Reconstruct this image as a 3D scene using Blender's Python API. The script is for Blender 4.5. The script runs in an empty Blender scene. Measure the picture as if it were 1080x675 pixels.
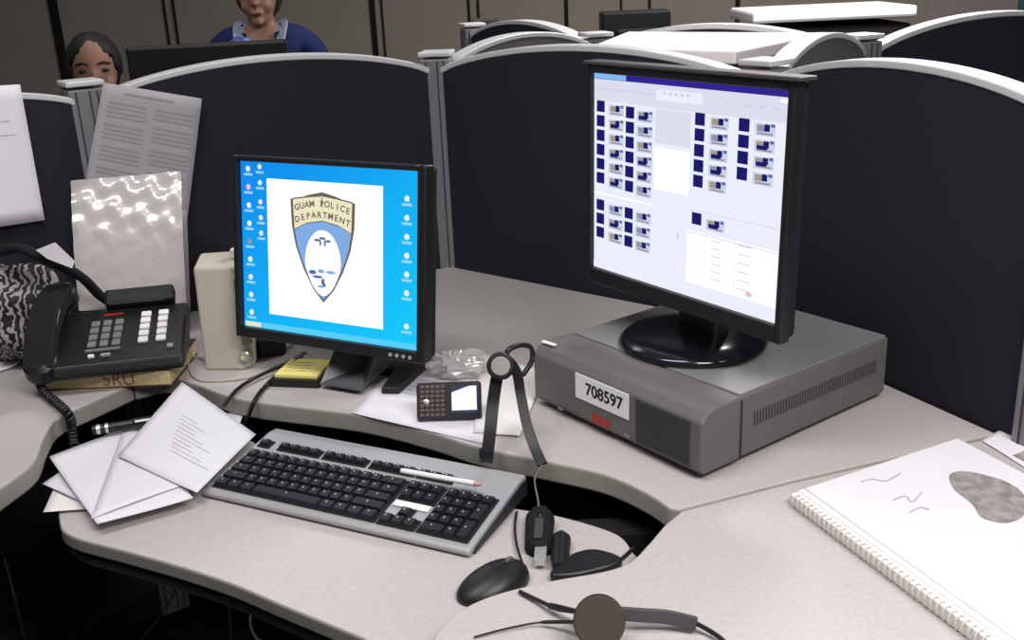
import bpy, bmesh, math, random
from math import sin, cos, pi, radians as rad
from mathutils import Vector, Matrix
random.seed(7)
V = Vector
C = bpy.context.scene.collection
DZ = 0.74                       # height of the worksurfaces
TZ = DZ - 0.055                 # height of the lower keyboard shelf

# ------------------------------------------------------------------ camera
PITCH, ROLL, FPX = 0.33450492, -0.04469141, 1092.5
CAM = V((0, 0, 0.7151539 + DZ))
F_ = V((0, cos(PITCH), -sin(PITCH)))
R0 = V((1, 0, 0)); U0 = R0.cross(F_)
R_ = cos(ROLL) * R0 + sin(ROLL) * U0
U_ = -sin(ROLL) * R0 + cos(ROLL) * U0
cd = bpy.data.cameras.new('camera'); cam = bpy.data.objects.new('camera', cd); C.objects.link(cam)
cam.matrix_world = Matrix(((R_.x, U_.x, -F_.x, CAM.x), (R_.y, U_.y, -F_.y, CAM.y), (R_.z, U_.z, -F_.z, CAM.z), (0, 0, 0, 1)))
cd.sensor_width = 36; cd.lens = 36 * FPX / 1080; cd.clip_start = .02
bpy.context.scene.camera = cam

def ray(px, py): return F_ * FPX + R_ * (px - 540) - U_ * (py - 337.5)
def U(px, py, z=DZ):            # where a sight line meets the level z
    d = ray(px, py); return CAM + d * ((z - CAM.z) / d.z)
def Uy(px, py, y):              # where it meets the vertical plane at distance y
    d = ray(px, py); return CAM + d * (y / d.y)
def Upl(px, py, p, n):          # where it meets a plane
    d = ray(px, py); return CAM + d * ((p - CAM).dot(n) / d.dot(n))

# --------------------------------------------------------------- materials
def mat(name, col, rough=.6, spec=.4, metal=0., noise=0., nscale=60., bump=0., bscale=200., emit=None, estr=1., coat=0., alpha=1., trans=0.):
    m = bpy.data.materials.new(name); m.use_nodes = True
    nt = m.node_tree; b = nt.nodes['Principled BSDF']
    b.inputs['Base Color'].default_value = (*col, 1); b.inputs['Roughness'].default_value = rough
    b.inputs['Specular IOR Level'].default_value = spec; b.inputs['Metallic'].default_value = metal
    b.inputs['Coat Weight'].default_value = coat; b.inputs['Alpha'].default_value = alpha
    b.inputs['Transmission Weight'].default_value = trans
    if emit: b.inputs['Emission Color'].default_value = (*emit, 1); b.inputs['Emission Strength'].default_value = estr
    tc = nt.nodes.new('ShaderNodeTexCoord')
    if noise:
        n = nt.nodes.new('ShaderNodeTexNoise'); n.inputs['Scale'].default_value = nscale; n.inputs['Detail'].default_value = 4
        nt.links.new(tc.outputs['Object'], n.inputs['Vector'])
        r = nt.nodes.new('ShaderNodeValToRGB')
        r.color_ramp.elements[0].position = .35; r.color_ramp.elements[1].position = .65
        r.color_ramp.elements[0].color = (*[c * (1 - noise) for c in col], 1)
        r.color_ramp.elements[1].color = (*[min(1, c * (1 + noise)) for c in col], 1)
        nt.links.new(n.outputs['Fac'], r.inputs['Fac']); nt.links.new(r.outputs['Color'], b.inputs['Base Color'])
    if bump:
        n = nt.nodes.new('ShaderNodeTexNoise'); n.inputs['Scale'].default_value = bscale; n.inputs['Detail'].default_value = 3
        nt.links.new(tc.outputs['Object'], n.inputs['Vector'])
        bp = nt.nodes.new('ShaderNodeBump'); bp.inputs['Strength'].default_value = bump; bp.inputs['Distance'].default_value = .004
        nt.links.new(n.outputs['Fac'], bp.inputs['Height']); nt.links.new(bp.outputs['Normal'], b.inputs['Normal'])
    return m
def glow(name, col, s=1.0):
    m = bpy.data.materials.new(name); m.use_nodes = True; nt = m.node_tree; nt.nodes.clear()
    e = nt.nodes.new('ShaderNodeEmission'); o = nt.nodes.new('ShaderNodeOutputMaterial')
    e.inputs[0].default_value = (*col, 1); e.inputs[1].default_value = s; nt.links.new(e.outputs[0], o.inputs[0]); return m

M = {}
M['laminate'] = mat('speckled_laminate', (.47, .436, .425), .5, .3, noise=.045, nscale=150)
M['edge'] = mat('worksurface_edge', (.30, .285, .25), .5, .3)
M['fabric'] = mat('panel_fabric', (.0235, .024, .033), .95, .1, noise=.12, nscale=500, bump=.3, bscale=900)
M['fabric_lit'] = mat('lit_grey_fabric', (.14, .13, .145), .95, .1, noise=.1, nscale=500)  # panel fabric in lighter grey, the light falling on it put into the colour
M['trim'] = mat('silver_trim', (.62, .62, .63), .45, .5, .15)
M['post'] = mat('grey_post', (.20, .195, .21), .5, .4, .2)
M['post_dark'] = mat('post_groove', (.045, .043, .05), .6, .3)
M['black'] = mat('black_plastic', (.010, .010, .012), .42, .4)
M['black_rough'] = mat('black_rough_plastic', (.012, .012, .014), .8, .2)
M['black_gloss'] = mat('glossy_black_plastic', (.008, .008, .011), .16, .6)
M['rim'] = mat('grey_bezel_rim', (.06, .055, .06), .45, .4)
M['key'] = mat('black_key', (.013, .013, .018), .5, .35)
M['legend'] = mat('key_legend', (.35, .35, .38), .6, .3)
M['kb'] = mat('silver_keyboard_shell', (.37, .37, .385), .42, .45, .15)
M['kbside'] = mat('dark_keyboard_side', (.02, .02, .028), .5, .4)
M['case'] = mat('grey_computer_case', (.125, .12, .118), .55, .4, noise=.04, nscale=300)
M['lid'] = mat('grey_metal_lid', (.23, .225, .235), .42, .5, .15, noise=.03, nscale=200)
M['casedark'] = mat('dark_vent', (.04, .04, .04), .7, .3)
M['paper'] = mat('white_paper', (.74, .72, .77), .8, .2, noise=.02, nscale=8)
M['paper_warm'] = mat('warm_white_paper', (.80, .77, .74), .8, .2)
M['paper_grey'] = mat('greyish_paper', (.42, .39, .42), .8, .2, noise=.03, nscale=10)
M['ink'] = mat('grey_print', (.22, .20, .23), .8, .1)
M['ink_light'] = mat('pale_print', (.45, .42, .45), .8, .1)
M['sketch'] = mat('brown_grey_print', (.30, .27, .26), .8, .1, noise=.25, nscale=60)
M['beige'] = mat('beige_plastic', (.50, .46, .38), .5, .4)
M['beige_dark'] = mat('beige_grille', (.27, .25, .22), .7, .3)
M['yellow'] = mat('yellow_note', (.80, .72, .22), .8, .2)
M['book'] = mat('yellow_page_edges', (.60, .50, .27), .85, .1, noise=.1, nscale=120)
M['cover'] = mat('red_book_cover', (.10, .035, .028), .6, .3)
M['red'] = mat('red_sticker', (.35, .03, .02), .5, .4)
M['redink'] = mat('red_marker_ink', (.30, .07, .05), .8, .1)
M['white'] = mat('white_label', (.82, .81, .80), .6, .3)
M['blackink'] = mat('black_ink', (.015, .015, .015), .7, .2)
M['phonekey'] = mat('grey_phone_key', (.17, .17, .18), .5, .4)
M['lcd'] = mat('phone_display_glass', (.04, .05, .045), .2, .6)
M['silver'] = mat('silver_metal', (.62, .62, .62), .3, .5, .6)
M['neck'] = mat('grey_stand_neck', (.085, .085, .095), .4, .5, .2)
M['disc'] = mat('grey_ear_pad', (.11, .10, .095), .7, .3)
M['disc_light'] = mat('light_grey_disc', (.30, .28, .27), .5, .4)
M['bronze'] = mat('brownish_headset_pad', (.060, .048, .038), .75, .25)
M['bb_key'] = mat('brown_pink_keys', (.13, .085, .085), .35, .5)
M['skin'] = mat('skin', (.29, .155, .11), .6, .3)
M['hair'] = mat('dark_hair', (.012, .010, .010), .6, .3, bump=.4, bscale=120)
M['hair_red'] = mat('brown_hair', (.035, .02, .015), .6, .3, bump=.4, bscale=120)
M['navy'] = mat('navy_cloth', (.015, .025, .10), .85, .2)
M['blueprint'] = mat('blue_white_cloth', (.14, .20, .50), .8, .2, noise=.9, nscale=22)
M['collar'] = mat('pale_blue_cloth', (.30, .33, .45), .8, .2)
M['darkcloth'] = mat('dark_cloth', (.03, .025, .025), .9, .1)
M['lip'] = mat('lip_colour', (.22, .07, .06), .5, .3)
M['eye'] = mat('dark_eye', (.01, .008, .008), .3, .5)
M['carpet'] = mat('dark_carpet', (.010, .010, .012), .95, .05, noise=.3, nscale=300)
M['wall'] = mat('taupe_wall_panel', (.27, .235, .195), .75, .25, noise=.03, nscale=5)
M['wall_mauve'] = mat('mauve_wall', (.30, .24, .24), .75, .25)
M['seam'] = mat('dark_seam', (.015, .013, .013), .8, .1)
M['shelf'] = mat('off_white_laminate', (.90, .83, .83), .5, .35)
M['wire'] = mat('beige_wire', (.45, .41, .34), .6, .3)
M['greywire'] = mat('grey_wire', (.16, .16, .17), .5, .3)
M['strip'] = mat('white_plastic', (.80, .80, .80), .35, .5)

# clear plastic, crumpled
def plastic(name, col, rough, alpha, bs, strength):
    m = mat(name, col, rough, 1.0, alpha=alpha, coat=1.0); m.node_tree.nodes['Principled BSDF'].inputs['Coat Roughness'].default_value = .12; m.node_tree.nodes['Principled BSDF'].inputs['IOR'].default_value = 1.75
    nt = m.node_tree; b = nt.nodes['Principled BSDF']
    tc = nt.nodes.new('ShaderNodeTexCoord'); n = nt.nodes.new('ShaderNodeTexNoise')
    n.inputs['Scale'].default_value = bs; n.inputs['Detail'].default_value = 2
    nt.links.new(tc.outputs['Object'], n.inputs['Vector'])
    bp = nt.nodes.new('ShaderNodeBump'); bp.inputs['Strength'].default_value = strength; bp.inputs['Distance'].default_value = .006
    nt.links.new(n.outputs['Fac'], bp.inputs['Height']); nt.links.new(bp.outputs['Normal'], b.inputs['Normal'])
    nt.links.new(bp.outputs['Normal'], b.inputs['Coat Normal'])
    return m
M['sleeve'] = plastic('clear_plastic_sleeve', (.88, .82, .80), .25, .68, 26, .35)
M['wrapper'] = plastic('clear_crumpled_wrapper', (.72, .68, .66), .12, .55, 60, .5)

# black and white pattern for the pouch
def pattern_mat():
    m = mat('black_white_pattern', (.5, .5, .5), .6, .3); nt = m.node_tree; b = nt.nodes['Principled BSDF']
    tc = nt.nodes.new('ShaderNodeTexCoord'); w = nt.nodes.new('ShaderNodeTexWave'); w.inputs['Scale'].default_value = 22
    w.inputs['Distortion'].default_value = 14; w.inputs['Detail'].default_value = 2; w.inputs['Detail Scale'].default_value = 1.6
    r = nt.nodes.new('ShaderNodeValToRGB'); r.color_ramp.interpolation = 'LINEAR'
    r.color_ramp.elements[0].position = .5; r.color_ramp.elements[0].color = (.012, .012, .015, 1)
    r.color_ramp.elements[1].position = .72; r.color_ramp.elements[1].color = (.36, .32, .34, 1)
    nt.links.new(tc.outputs['Object'], w.inputs['Vector']); nt.links.new(w.outputs['Fac'], r.inputs['Fac'])
    nt.links.new(r.outputs['Color'], b.inputs['Base Color']); return m
M['pattern'] = pattern_mat()

# ----------------------------------------------------------------- helpers
def tag(o, label=None, cat=None, group=None, kind=None):
    if label: o['label'] = label
    if cat: o['category'] = cat
    if group: o['group'] = group
    if kind: o['kind'] = kind
    return o
def thing(name, label, cat, loc=(0, 0, 0), rz=0., group=None):
    o = bpy.data.objects.new(name, None); C.objects.link(o); o.empty_display_size = .02
    o.location = loc; o.rotation_euler = (0, 0, rz); return tag(o, label, cat, group)

class MB:
    def __init__(s): s.bm = bmesh.new(); s.mi = 0
    def _f(s, n0):
        s.bm.faces.ensure_lookup_table()
        for f in s.bm.faces[n0:]: f.material_index = s.mi
    def box(s, c, d, rot=None, bev=0., seg=2):
        n0 = len(s.bm.faces)
        r = bmesh.ops.create_cube(s.bm, size=1.)['verts']
        bmesh.ops.scale(s.bm, vec=V(d), verts=r)
        if bev:
            es = {e for v in r for e in v.link_edges}
            rr = bmesh.ops.bevel(s.bm, geom=list(es), offset=bev, segments=seg, profile=.5, affect='EDGES')
            r = list({v for f in rr['faces'] for v in f.verts} | {v for v in r if v.is_valid})
        if rot is not None: bmesh.ops.transform(s.bm, matrix=rot.to_4x4(), verts=r)
        bmesh.ops.translate(s.bm, vec=V(c), verts=r); s._f(n0); return s
    def prism(s, poly, z0, z1):
        n0 = len(s.bm.faces)
        a = [s.bm.verts.new((p[0], p[1], z0)) for p in poly]; b = [s.bm.verts.new((p[0], p[1], z1)) for p in poly]
        s.bm.faces.new(a[::-1]); s.bm.faces.new(b)
        n = len(poly)
        for i in range(n): s.bm.faces.new((a[i], a[(i + 1) % n], b[(i + 1) % n], b[i]))
        s._f(n0); return s
    def face(s, pts):
        n0 = len(s.bm.faces); s.bm.faces.new([s.bm.verts.new(p) for p in pts]); s._f(n0); return s
    def solid(s, pts, off):     # polygon given in space, thickened along off
        n0 = len(s.bm.faces); off = V(off)
        a = [s.bm.verts.new(V(p)) for p in pts]; b = [s.bm.verts.new(V(p) + off) for p in pts]
        s.bm.faces.new(a[::-1]); s.bm.faces.new(b); n = len(pts)
        for i in range(n): s.bm.faces.new((a[i], a[(i + 1) % n], b[(i + 1) % n], b[i]))
        s._f(n0); return s
    def tube(s, pts, r, n=10, cap=True):
        n0 = len(s.bm.faces); pts = [V(p) for p in pts]; rs = r if isinstance(r, (list, tuple)) else [r] * len(pts)
        rings = []; prev = None
        for i, p in enumerate(pts):
            t = (pts[min(i + 1, len(pts) - 1)] - pts[max(i - 1, 0)]).normalized()
            if prev is None: x = t.orthogonal().normalized()
            else: x = (prev - t * prev.dot(t)).normalized()
            prev = x; y = t.cross(x)
            rings.append([s.bm.verts.new(p + rs[i] * (cos(2 * pi * k / n) * x + sin(2 * pi * k / n) * y)) for k in range(n)])
        for a, b in zip(rings, rings[1:]):
            for k in range(n): s.bm.faces.new((a[k], a[(k + 1) % n], b[(k + 1) % n], b[k]))
        if cap: s.bm.faces.new(rings[0][::-1]); s.bm.faces.new(rings[-1])
        s._f(n0); return s
    def band(s, pts, side, w, h):   # a flat strap swept along pts: half width w along side, thickness h
        n0 = len(s.bm.faces); pts = [V(p) for p in pts]; side = V(side).normalized(); rings = []
        for i, p in enumerate(pts):
            t = (pts[min(i + 1, len(pts) - 1)] - pts[max(i - 1, 0)]).normalized()
            sd = (side - t * side.dot(t)).normalized(); up = t.cross(sd)
            rings.append([s.bm.verts.new(p + sd * w * a + up * h * b) for a, b in ((-1, -.5), (1, -.5), (1, .5), (-1, .5))])
        for a, b in zip(rings, rings[1:]):
            for k in range(4): s.bm.faces.new((a[k], a[(k + 1) % 4], b[(k + 1) % 4], b[k]))
        s.bm.faces.new(rings[0][::-1]); s.bm.faces.new(rings[-1]); s._f(n0); return s
    def lathe(s, prof, n=40, c=(0, 0, 0), ax=None, sx=1., sy=1.):
        n0 = len(s.bm.faces); c = V(c); q = V((0, 0, 1)).rotation_difference(V(ax)) if ax is not None else None
        rings = []
        for r, z in prof:
            row = []
            for k in range(n):
                p = V((r * sx * cos(2 * pi * k / n), r * sy * sin(2 * pi * k / n), z))
                if q: p = q @ p
                row.append(s.bm.verts.new(p + c))
            rings.append(row)
        for a, b in zip(rings, rings[1:]):
            for k in range(n): s.bm.faces.new((a[k], a[(k + 1) % n], b[(k + 1) % n], b[k]))
        s.bm.faces.new(rings[0][::-1]); s.bm.faces.new(rings[-1]); s._f(n0); return s
    def ball(s, c, r, rot=None, seg=20, disp=None):
        n0 = len(s.bm.faces)
        vs = bmesh.ops.create_uvsphere(s.bm, u_segments=seg, v_segments=max(8, seg * 2 // 3), radius=1.)['verts']
        for v in vs:
            if disp: v.co *= disp(v.co)
            v.co = V((v.co.x * r[0], v.co.y * r[1], v.co.z * r[2]))
        if rot is not None: bmesh.ops.transform(s.bm, matrix=rot.to_4x4(), verts=vs)
        bmesh.ops.translate(s.bm, vec=V(c), verts=vs); s._f(n0); return s
    def xf(s, mtx): bmesh.ops.transform(s.bm, matrix=mtx, verts=s.bm.verts[:]); return s
    def build(s, name, mats, parent=None, smooth=False, bev=0., solid=0., sub=0, kind=None, label=None, mtx=None):
        me = bpy.data.meshes.new(name)
        bmesh.ops.recalc_face_normals(s.bm, faces=s.bm.faces[:])
        if mtx is not None: s.bm.transform(mtx)
        s.bm.to_mesh(me); s.bm.free()
        for m in (mats if isinstance(mats, (list, tuple)) else [mats]): me.materials.append(M[m] if isinstance(m, str) else m)
        if smooth:
            for p in me.polygons: p.use_smooth = True
        o = bpy.data.objects.new(name, me); C.objects.link(o)
        if parent is not None: o.parent = parent
        if solid: md = o.modifiers.new('solid', 'SOLIDIFY'); md.thickness = solid; md.offset = -1
        if bev: md = o.modifiers.new('bevel', 'BEVEL'); md.width = bev; md.segments = 3; md.limit_method = 'ANGLE'; md.angle_limit = rad(35); md.harden_normals = False
        if sub: md = o.modifiers.new('sub', 'SUBSURF'); md.levels = sub; md.render_levels = sub
        if kind: o['kind'] = kind
        if label: o['label'] = label
        return o

def spline(pts, n=8, closed=False):
    pts = [V(p) for p in pts]; out = []; N = len(pts)
    rng = range(N if closed else N - 1)
    for i in rng:
        if closed: a, b, c, d = pts[i - 1], pts[i], pts[(i + 1) % N], pts[(i + 2) % N]
        else: a, b, c, d = pts[max(i - 1, 0)], pts[i], pts[i + 1], pts[min(i + 2, N - 1)]
        for k in range(n):
            t = k / n
            out.append(.5 * ((2 * b) + (c - a) * t + (2 * a - 5 * b + 4 * c - d) * t * t + (3 * b - a - 3 * c + d) * t ** 3))
    if not closed: out.append(pts[-1])
    return out

def text_bm(mb, s, size, org, ax, ay, mi=0, align='CENTER', bold=0., depth=0.0):
    cu = bpy.data.curves.new('t', 'FONT'); cu.body = s; cu.size = size; cu.align_x = align; cu.align_y = 'CENTER'; cu.offset = bold; cu.extrude = depth
    o = bpy.data.objects.new('t', cu); C.objects.link(o)
    dg = bpy.context.evaluated_depsgraph_get(); dg.update()
    me = bpy.data.meshes.new_from_object(o.evaluated_get(dg))
    n0 = len(mb.bm.faces); v0 = len(mb.bm.verts); mb.bm.from_mesh(me)
    mb.bm.verts.ensure_lookup_table(); mb.bm.faces.ensure_lookup_table()
    ax, ay = V(ax).normalized(), V(ay).normalized(); az = ax.cross(ay); org = V(org)
    for v in mb.bm.verts[v0:]: v.co = org + ax * v.co.x + ay * v.co.y + az * v.co.z
    for f in mb.bm.faces[n0:]: f.material_index = mi
    bpy.data.objects.remove(o); bpy.data.curves.remove(cu); bpy.data.meshes.remove(me)

# ------------------------------------------------------------- the setting
MB().box((0, 2.5, -.03), (14, 12, .06)).build('floor', 'carpet', kind='structure')
WY = 6.0
MB().box((-2.2, WY + .05, 1.4), (9.2, .1, 2.8)).build('wall_back', 'wall', kind='structure')
MB().box((4.7, WY + .05, 1.4), (4.6, .1, 2.8)).build('wall_back_right', 'wall_mauve', kind='structure')
for i, (px, w) in enumerate([(55, .05), (172, .012), (182, .012), (392, .03), (402, .010), (494, .012), (504, .012), (597, .02), (655, .010), (685, .014), (778, .025), (-60, .03)]):
    p = Uy(px, 0, WY)
    MB().box((p.x, WY - .004, 1.4), (w, .012, 2.8)).build('trim_%d' % (i + 1), 'seam', kind='structure')
p = Uy(1078, 5, WY - .05)
MB().box((p.x + .35, WY - .02, 1.4), (.7, .03, .7)).build('window_1', mat('blue_window_pane', (.05, .12, .18), .2, .5), kind='structure')

# ---------------------------------------------------------------- panels
p1 = V((-.846, 2.153, 0)); p2 = V((-.147, 2.485, 0)); p3 = V((.486, 1.959, 0)); p4 = V((.762, 1.368, 0)); p0 = V((-1.22, 1.58, 0))
pA = V((.261, 2.903, 0)); pB = V((.833, 2.458, 0)); pC = V((1.56, 2.72, 0)); pD = V((-.09, 3.62, 0))
def out(p, d=.027): q = V((p.x, p.y - .9, 0)).normalized(); return p + q * d
c0, c1, c2, c3, c4 = [out(p) for p in (p0, p1, p2, p3, p4)]
PH = DZ + .515
def partition(a, b, label, rise=.042, fab='fabric', h=PH - .012, w=.04, z0=.02):
    d = (b - a); L = d.length; rz = math.atan2(d.y, d.x)
    t = thing('partition_panel', label, 'partition', a, rz)
    N = 28; x0, x1 = .028, L - .028
    top = [(x0 + (x1 - x0) * i / N, h - .02 + (rise + .015) * (4 * (i / N) * (1 - i / N)) ** .8) for i in range(N + 1)]
    m = MB(); pts = [V((x0, -w / 2, z0)), V((x1, -w / 2, z0))] + [V((x, -w / 2, z - .012)) for x, z in top[::-1]]
    m.solid(pts, (0, w, 0)); m.build('fabric_panel', fab, t, bev=.003)
    m = MB(); m.band([(x, 0, z - .006) for x, z in top], (0, 1, 0), w / 2 + .003, .013)
    m.build('top_trim', 'trim', t, bev=.003)
    m = MB(); m.box(((x0 + x1) / 2, 0, DZ - .6), (x1 - x0 - .004, w + .008, .10)); m.build('base_trim', 'post_dark', t)
    return t
def post(p, rz, label, w=.070, h=PH):
    t = thing('partition_post', label, 'post', p, rz)
    m = MB(); m.box((0, 0, h / 2 - .005), (w, w, h - .012), bev=.004); m.build('post_body', 'post', t)
    m = MB()
    for x in (-.3, 0.08, .3):
        m.box((x * w, -w / 2 - .0003, h / 2), (.0035, .0014, h - .03)); m.box((-w / 2 - .0003, x * w, h / 2), (.0014, .0035, h - .03))
    m.build('groove', 'post_dark', t)
    m = MB(); m.box((0, 0, h), (w + .006, w + .006, .011), bev=.003); m.build('post_cap', 'trim', t)
    return t
def ang(a, b): d = b - a; return math.atan2(d.y, d.x)
partition(c1, c0 + V((0, 0, 0)), 'dark blue-black partition panel at the far left edge with a white paper on it', rise=.03)
partition(c1, c2, 'dark arched partition panel behind the blue-screen monitor')
partition(c2, c3, 'dark arched partition panel between the two monitors')
partition(c3, c4, 'dark arched partition panel right of the tall monitor, trim catching the light', rise=.040)
post(c1, (ang(c0, c1) + ang(c1, c2)) / 2 - .1, 'grey grooved post beside the pinned printed sheet, far left')
post(c2, (ang(c1, c2) + ang(c2, c3)) / 2, 'grey grooved partition post right of the blue-screen monitor')
post(c3, (ang(c2, c3) + ang(c3, c4)) / 2, 'partition post hidden behind top of the tall monitor, only cap showing')
post(c4, ang(c3, c4), 'grey partition post at the right edge above the spiral notebook')
partition(c2, pA, 'side partition painted grey as if lit, running back from the post by the blue-screen monitor', fab='fabric_lit')
partition(c3, pB, 'short side partition painted grey as if lit, running back behind the tall monitor', fab='fabric_lit', rise=.045)
partition(pA, pB, 'far dark partition behind the white cabinet top, low wide arch', rise=.045)
partition(pB, pC, 'far right dark partition with silver arched top in the next workstation', rise=.05)
partition(pD, pA, 'small far partition arch behind the grey one, left of the background screen')
for q, lb in ((pA, 'far partition post where three arches meet, left of the background screen'), (pB, 'far partition post right of the tall monitor, bright cap'), (pC, 'partition post at the end of the far right panel'), (pD, 'furthest partition post near the back wall')):
    post(q, .3, lb)

# --------------------------------------------------------------- worksurface
def slab(name, label, cat, top, th, z, legs, lam='laminate'):
    t = thing(name, label, cat, (0, 0, 0))
    poly = [(p.x, p.y) for p in top]
    m = MB(); m.prism(poly, z - th, z)
    for f in m.bm.faces: f.material_index = 0 if f.normal.z > .5 else 1
    m.bm.normal_update()
    for f in m.bm.faces: f.material_index = 0 if f.normal.z > .5 or f.calc_center_median().z > z - .001 else 1
    m.build('worktop', [lam, 'edge'], t, bev=.004)
    for (x, y, a) in legs:
        m = MB(); m.box((x, y, (z - th) / 2), (.03, .45, z - th - .002), rot=None)
        m.build('support_leg', 'black_rough', t)
    return t
edgeM = spline([U(*q) for q in [(140, 405), (175, 398), (205, 405), (258, 422), (374, 437), (451, 455), (505, 472), (573, 486), (636, 500), (680, 519), (706, 536)]], 5)
seamA = U(718, 538); seamB = U(835, 508)
sd = (seamB - seamA).normalized()
p4d = V((.738, 1.425, DZ))
def dz(p, z=DZ): return V((p.x, p.y, z))
g = .0015
seam_end = p4d
main_poly = edgeM + [seamA + V((0, g, 0)), seamB + V((0, g, 0)), seam_end + V((-.004, g, 0)), dz(p3), dz(p2), dz(p1)]
slab('corner_worksurface', 'grey speckled laminate corner desk top under both monitors', 'desk', main_poly, .034, DZ, [(-.3, 2.0, 0), (.3, 1.62, 0)])
left_edge = spline([U(*q) for q in [(-190, 640), (-60, 560), (0, 516), (35, 489), (46, 463), (60, 442), (95, 425)]], 6)
left_poly = left_edge + [U(140, 405) + V((-g, 0, 0)), dz(p1) + V((-g, 0, 0)), dz(p0), V((-1.35, 1.1, DZ))]
slab('side_worksurface', 'grey speckled desk top on the left carrying the black telephone', 'desk', left_poly, .034, DZ, [(-1.1, 1.5, 0)])
right_edge = spline([U(*q) for q in [(460, 666), (485, 643), (523, 626), (580, 612), (636, 602), (664, 592), (681, 576), (700, 554)]], 6)
right_poly = [V((-.12, .55, DZ)), V((-.125, .90, DZ))] + right_edge + [seamA - V((0, g, 0)), seamB - V((0, g, 0)), seam_end - V((0, g, 0)), V((1.25, 1.25, DZ)), V((1.25, .55, DZ))]
slab('return_worksurface', 'pale speckled desk top at lower right under the spiral notebook', 'desk', right_poly, .034, DZ, [(.9, .95, 0)])
tray_front = spline([U(*q, TZ) for q in [(150, 466), (90, 490), (66, 520), (62, 548), (74, 565), (131, 581), (188, 597), (245, 616), (297, 638), (380, 672)]], 6)
tray_back = spline([U(*q, TZ) for q in [(668, 582), (660, 570), (649, 562), (624, 553), (586, 543), (540, 535)]], 5)
tray_poly = tray_front + [V((-.08, .97, TZ)), V((.12, 1.0, TZ)), V((.19, 1.13, TZ))] + tray_back + [V((-.1, 1.395, TZ)), V((-.25, 1.49, TZ)), V((-.38, 1.555, TZ)), V((-.50, 1.68, TZ))]
slab('keyboard_shelf', 'lower curved pale shelf with rounded edge holding the keyboard and papers', 'keyboard shelf', tray_poly, .024, TZ, [])
t = [o for o in C.objects if o.name == 'keyboard_shelf'][0]
m = MB(); lipc = [p + V((.012, .012, -.040)) for p in tray_front[10:]]
m.band(lipc, (0, 0, 1), .006, .02); m.build('under_rail', 'post_dark', t)
m = MB(); m.box((-.35, 1.50, TZ - .045), (.5, .06, .04)); m.box((0, 1.34, TZ - .045), (.4, .05, .04)); m.build('shelf_bracket', 'black_rough', t)
m = MB(); m.box((-.45, 1.62, (TZ - .03) / 2), (.05, .05, TZ - .03)); m.build('support_leg', 'black_rough', t)
# unseen black sheet added to keep the space under the desk dark
t = thing('shade_panel', 'added black sheet standing in for the shade below the desk', 'panel', (0, 0, 0))
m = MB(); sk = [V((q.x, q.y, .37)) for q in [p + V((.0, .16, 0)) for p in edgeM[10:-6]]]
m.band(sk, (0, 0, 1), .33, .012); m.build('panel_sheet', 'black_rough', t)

# ------------------------------------------------------------- PC case
bx, by, byaw, bw, bd, bh = .0323, 1.6155, -.9313, .3776, .4443, .108
t = thing('desktop_computer', 'flat grey desktop computer with number sticker, under the tall monitor', 'computer', (bx, by, DZ), byaw)
fz = .010
m = MB(); m.box((bw / 2, .05 + (bd - .05) / 2, fz + (bh - fz) / 2), (bw - .004, bd - .05, bh - fz - .001), bev=.003); m.build('case_body', 'case', t)
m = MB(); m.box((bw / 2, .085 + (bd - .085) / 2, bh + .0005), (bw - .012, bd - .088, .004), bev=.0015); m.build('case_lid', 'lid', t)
m = MB(); prof = [V((0, 0.006, fz)), V((0, 0.0, fz + .01)), V((0, .0, bh - .016)), V((0, .012, bh - .003)), V((0, .03, bh + .001)), V((0, .083, bh + .002)), V((0, .083, fz))]
m.solid(prof, (bw, 0, 0)); m.build('front_bezel', 'case', t, bev=.004)
m = MB()
for i in range(22):
    for k in range(2): pass
for i in range(30):
    m.box((bw * .66 + .105 * i / 29, -.0004, fz + .044), (.0018, .0016, .068))
m.build('speaker_grille', 'casedark', t)
m = MB(); m.box((bw * .66 + .052, -.0001, fz + .044), (.112, .001, .074)); m.build('grille_recess', mat('grille_back', (.085, .082, .08), .7, .3), t)
m = MB()
for i in range(46): m.box((bw + .0001 - .002, .115 + i * .0066, bh * .60), (.0012, .0028, .022))
m.build('side_vent', 'casedark', t)
m = MB(); m.box((bw * .452, -.001, bh * .655), (.122, .0016, .042)); 
lb = m.build('number_sticker', 'white', t)
m = MB()
for k_, (dx_, dz_) in enumerate(((0, 0), (.0009, 0), (-.0009, 0), (0, .0007), (0, -.0007))): text_bm(m, '708597', .0285, (bw * .452 + dx_ + .006, -.0020 - .00004 * k_, bh * .655 + dz_), (1, 0, 0), (0, 0, 1))
m.build('sticker_number', 'blackink', lb)
m = MB(); m.box((bw * .44, -.001, bh * .24), (.040, .0016, .015), bev=.0007); rs = m.build('red_badge', 'red', t)
m = MB(); m.box((bw * .05, .02, bh + .003), (.030, .008, .003), rot=Matrix.Rotation(.1, 3, 'Z'), bev=.001); m.build('power_button', 'strip', t)
for q_ in ((bw * .18, bh * .14), (bw * .60, bh * .20)):
    m = MB(); m.box((q_[0], -.0004, q_[1]), (.012, .001, .005)); m.build('port_mark', 'lid', t)
for x in (.04, bw - .04):
    for y in (.04, bd - .04): m = MB(); m.lathe([(.012, 0), (.012, fz + .001)], 16, (x, y, 0)); m.build('rubber_foot', 'black_rough', t)
m = MB(); m.box((bw + .0001, .0845, bh / 2 + .003), (.0012, .002, bh - .014)); m.build('side_seam', 'casedark', t)

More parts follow.
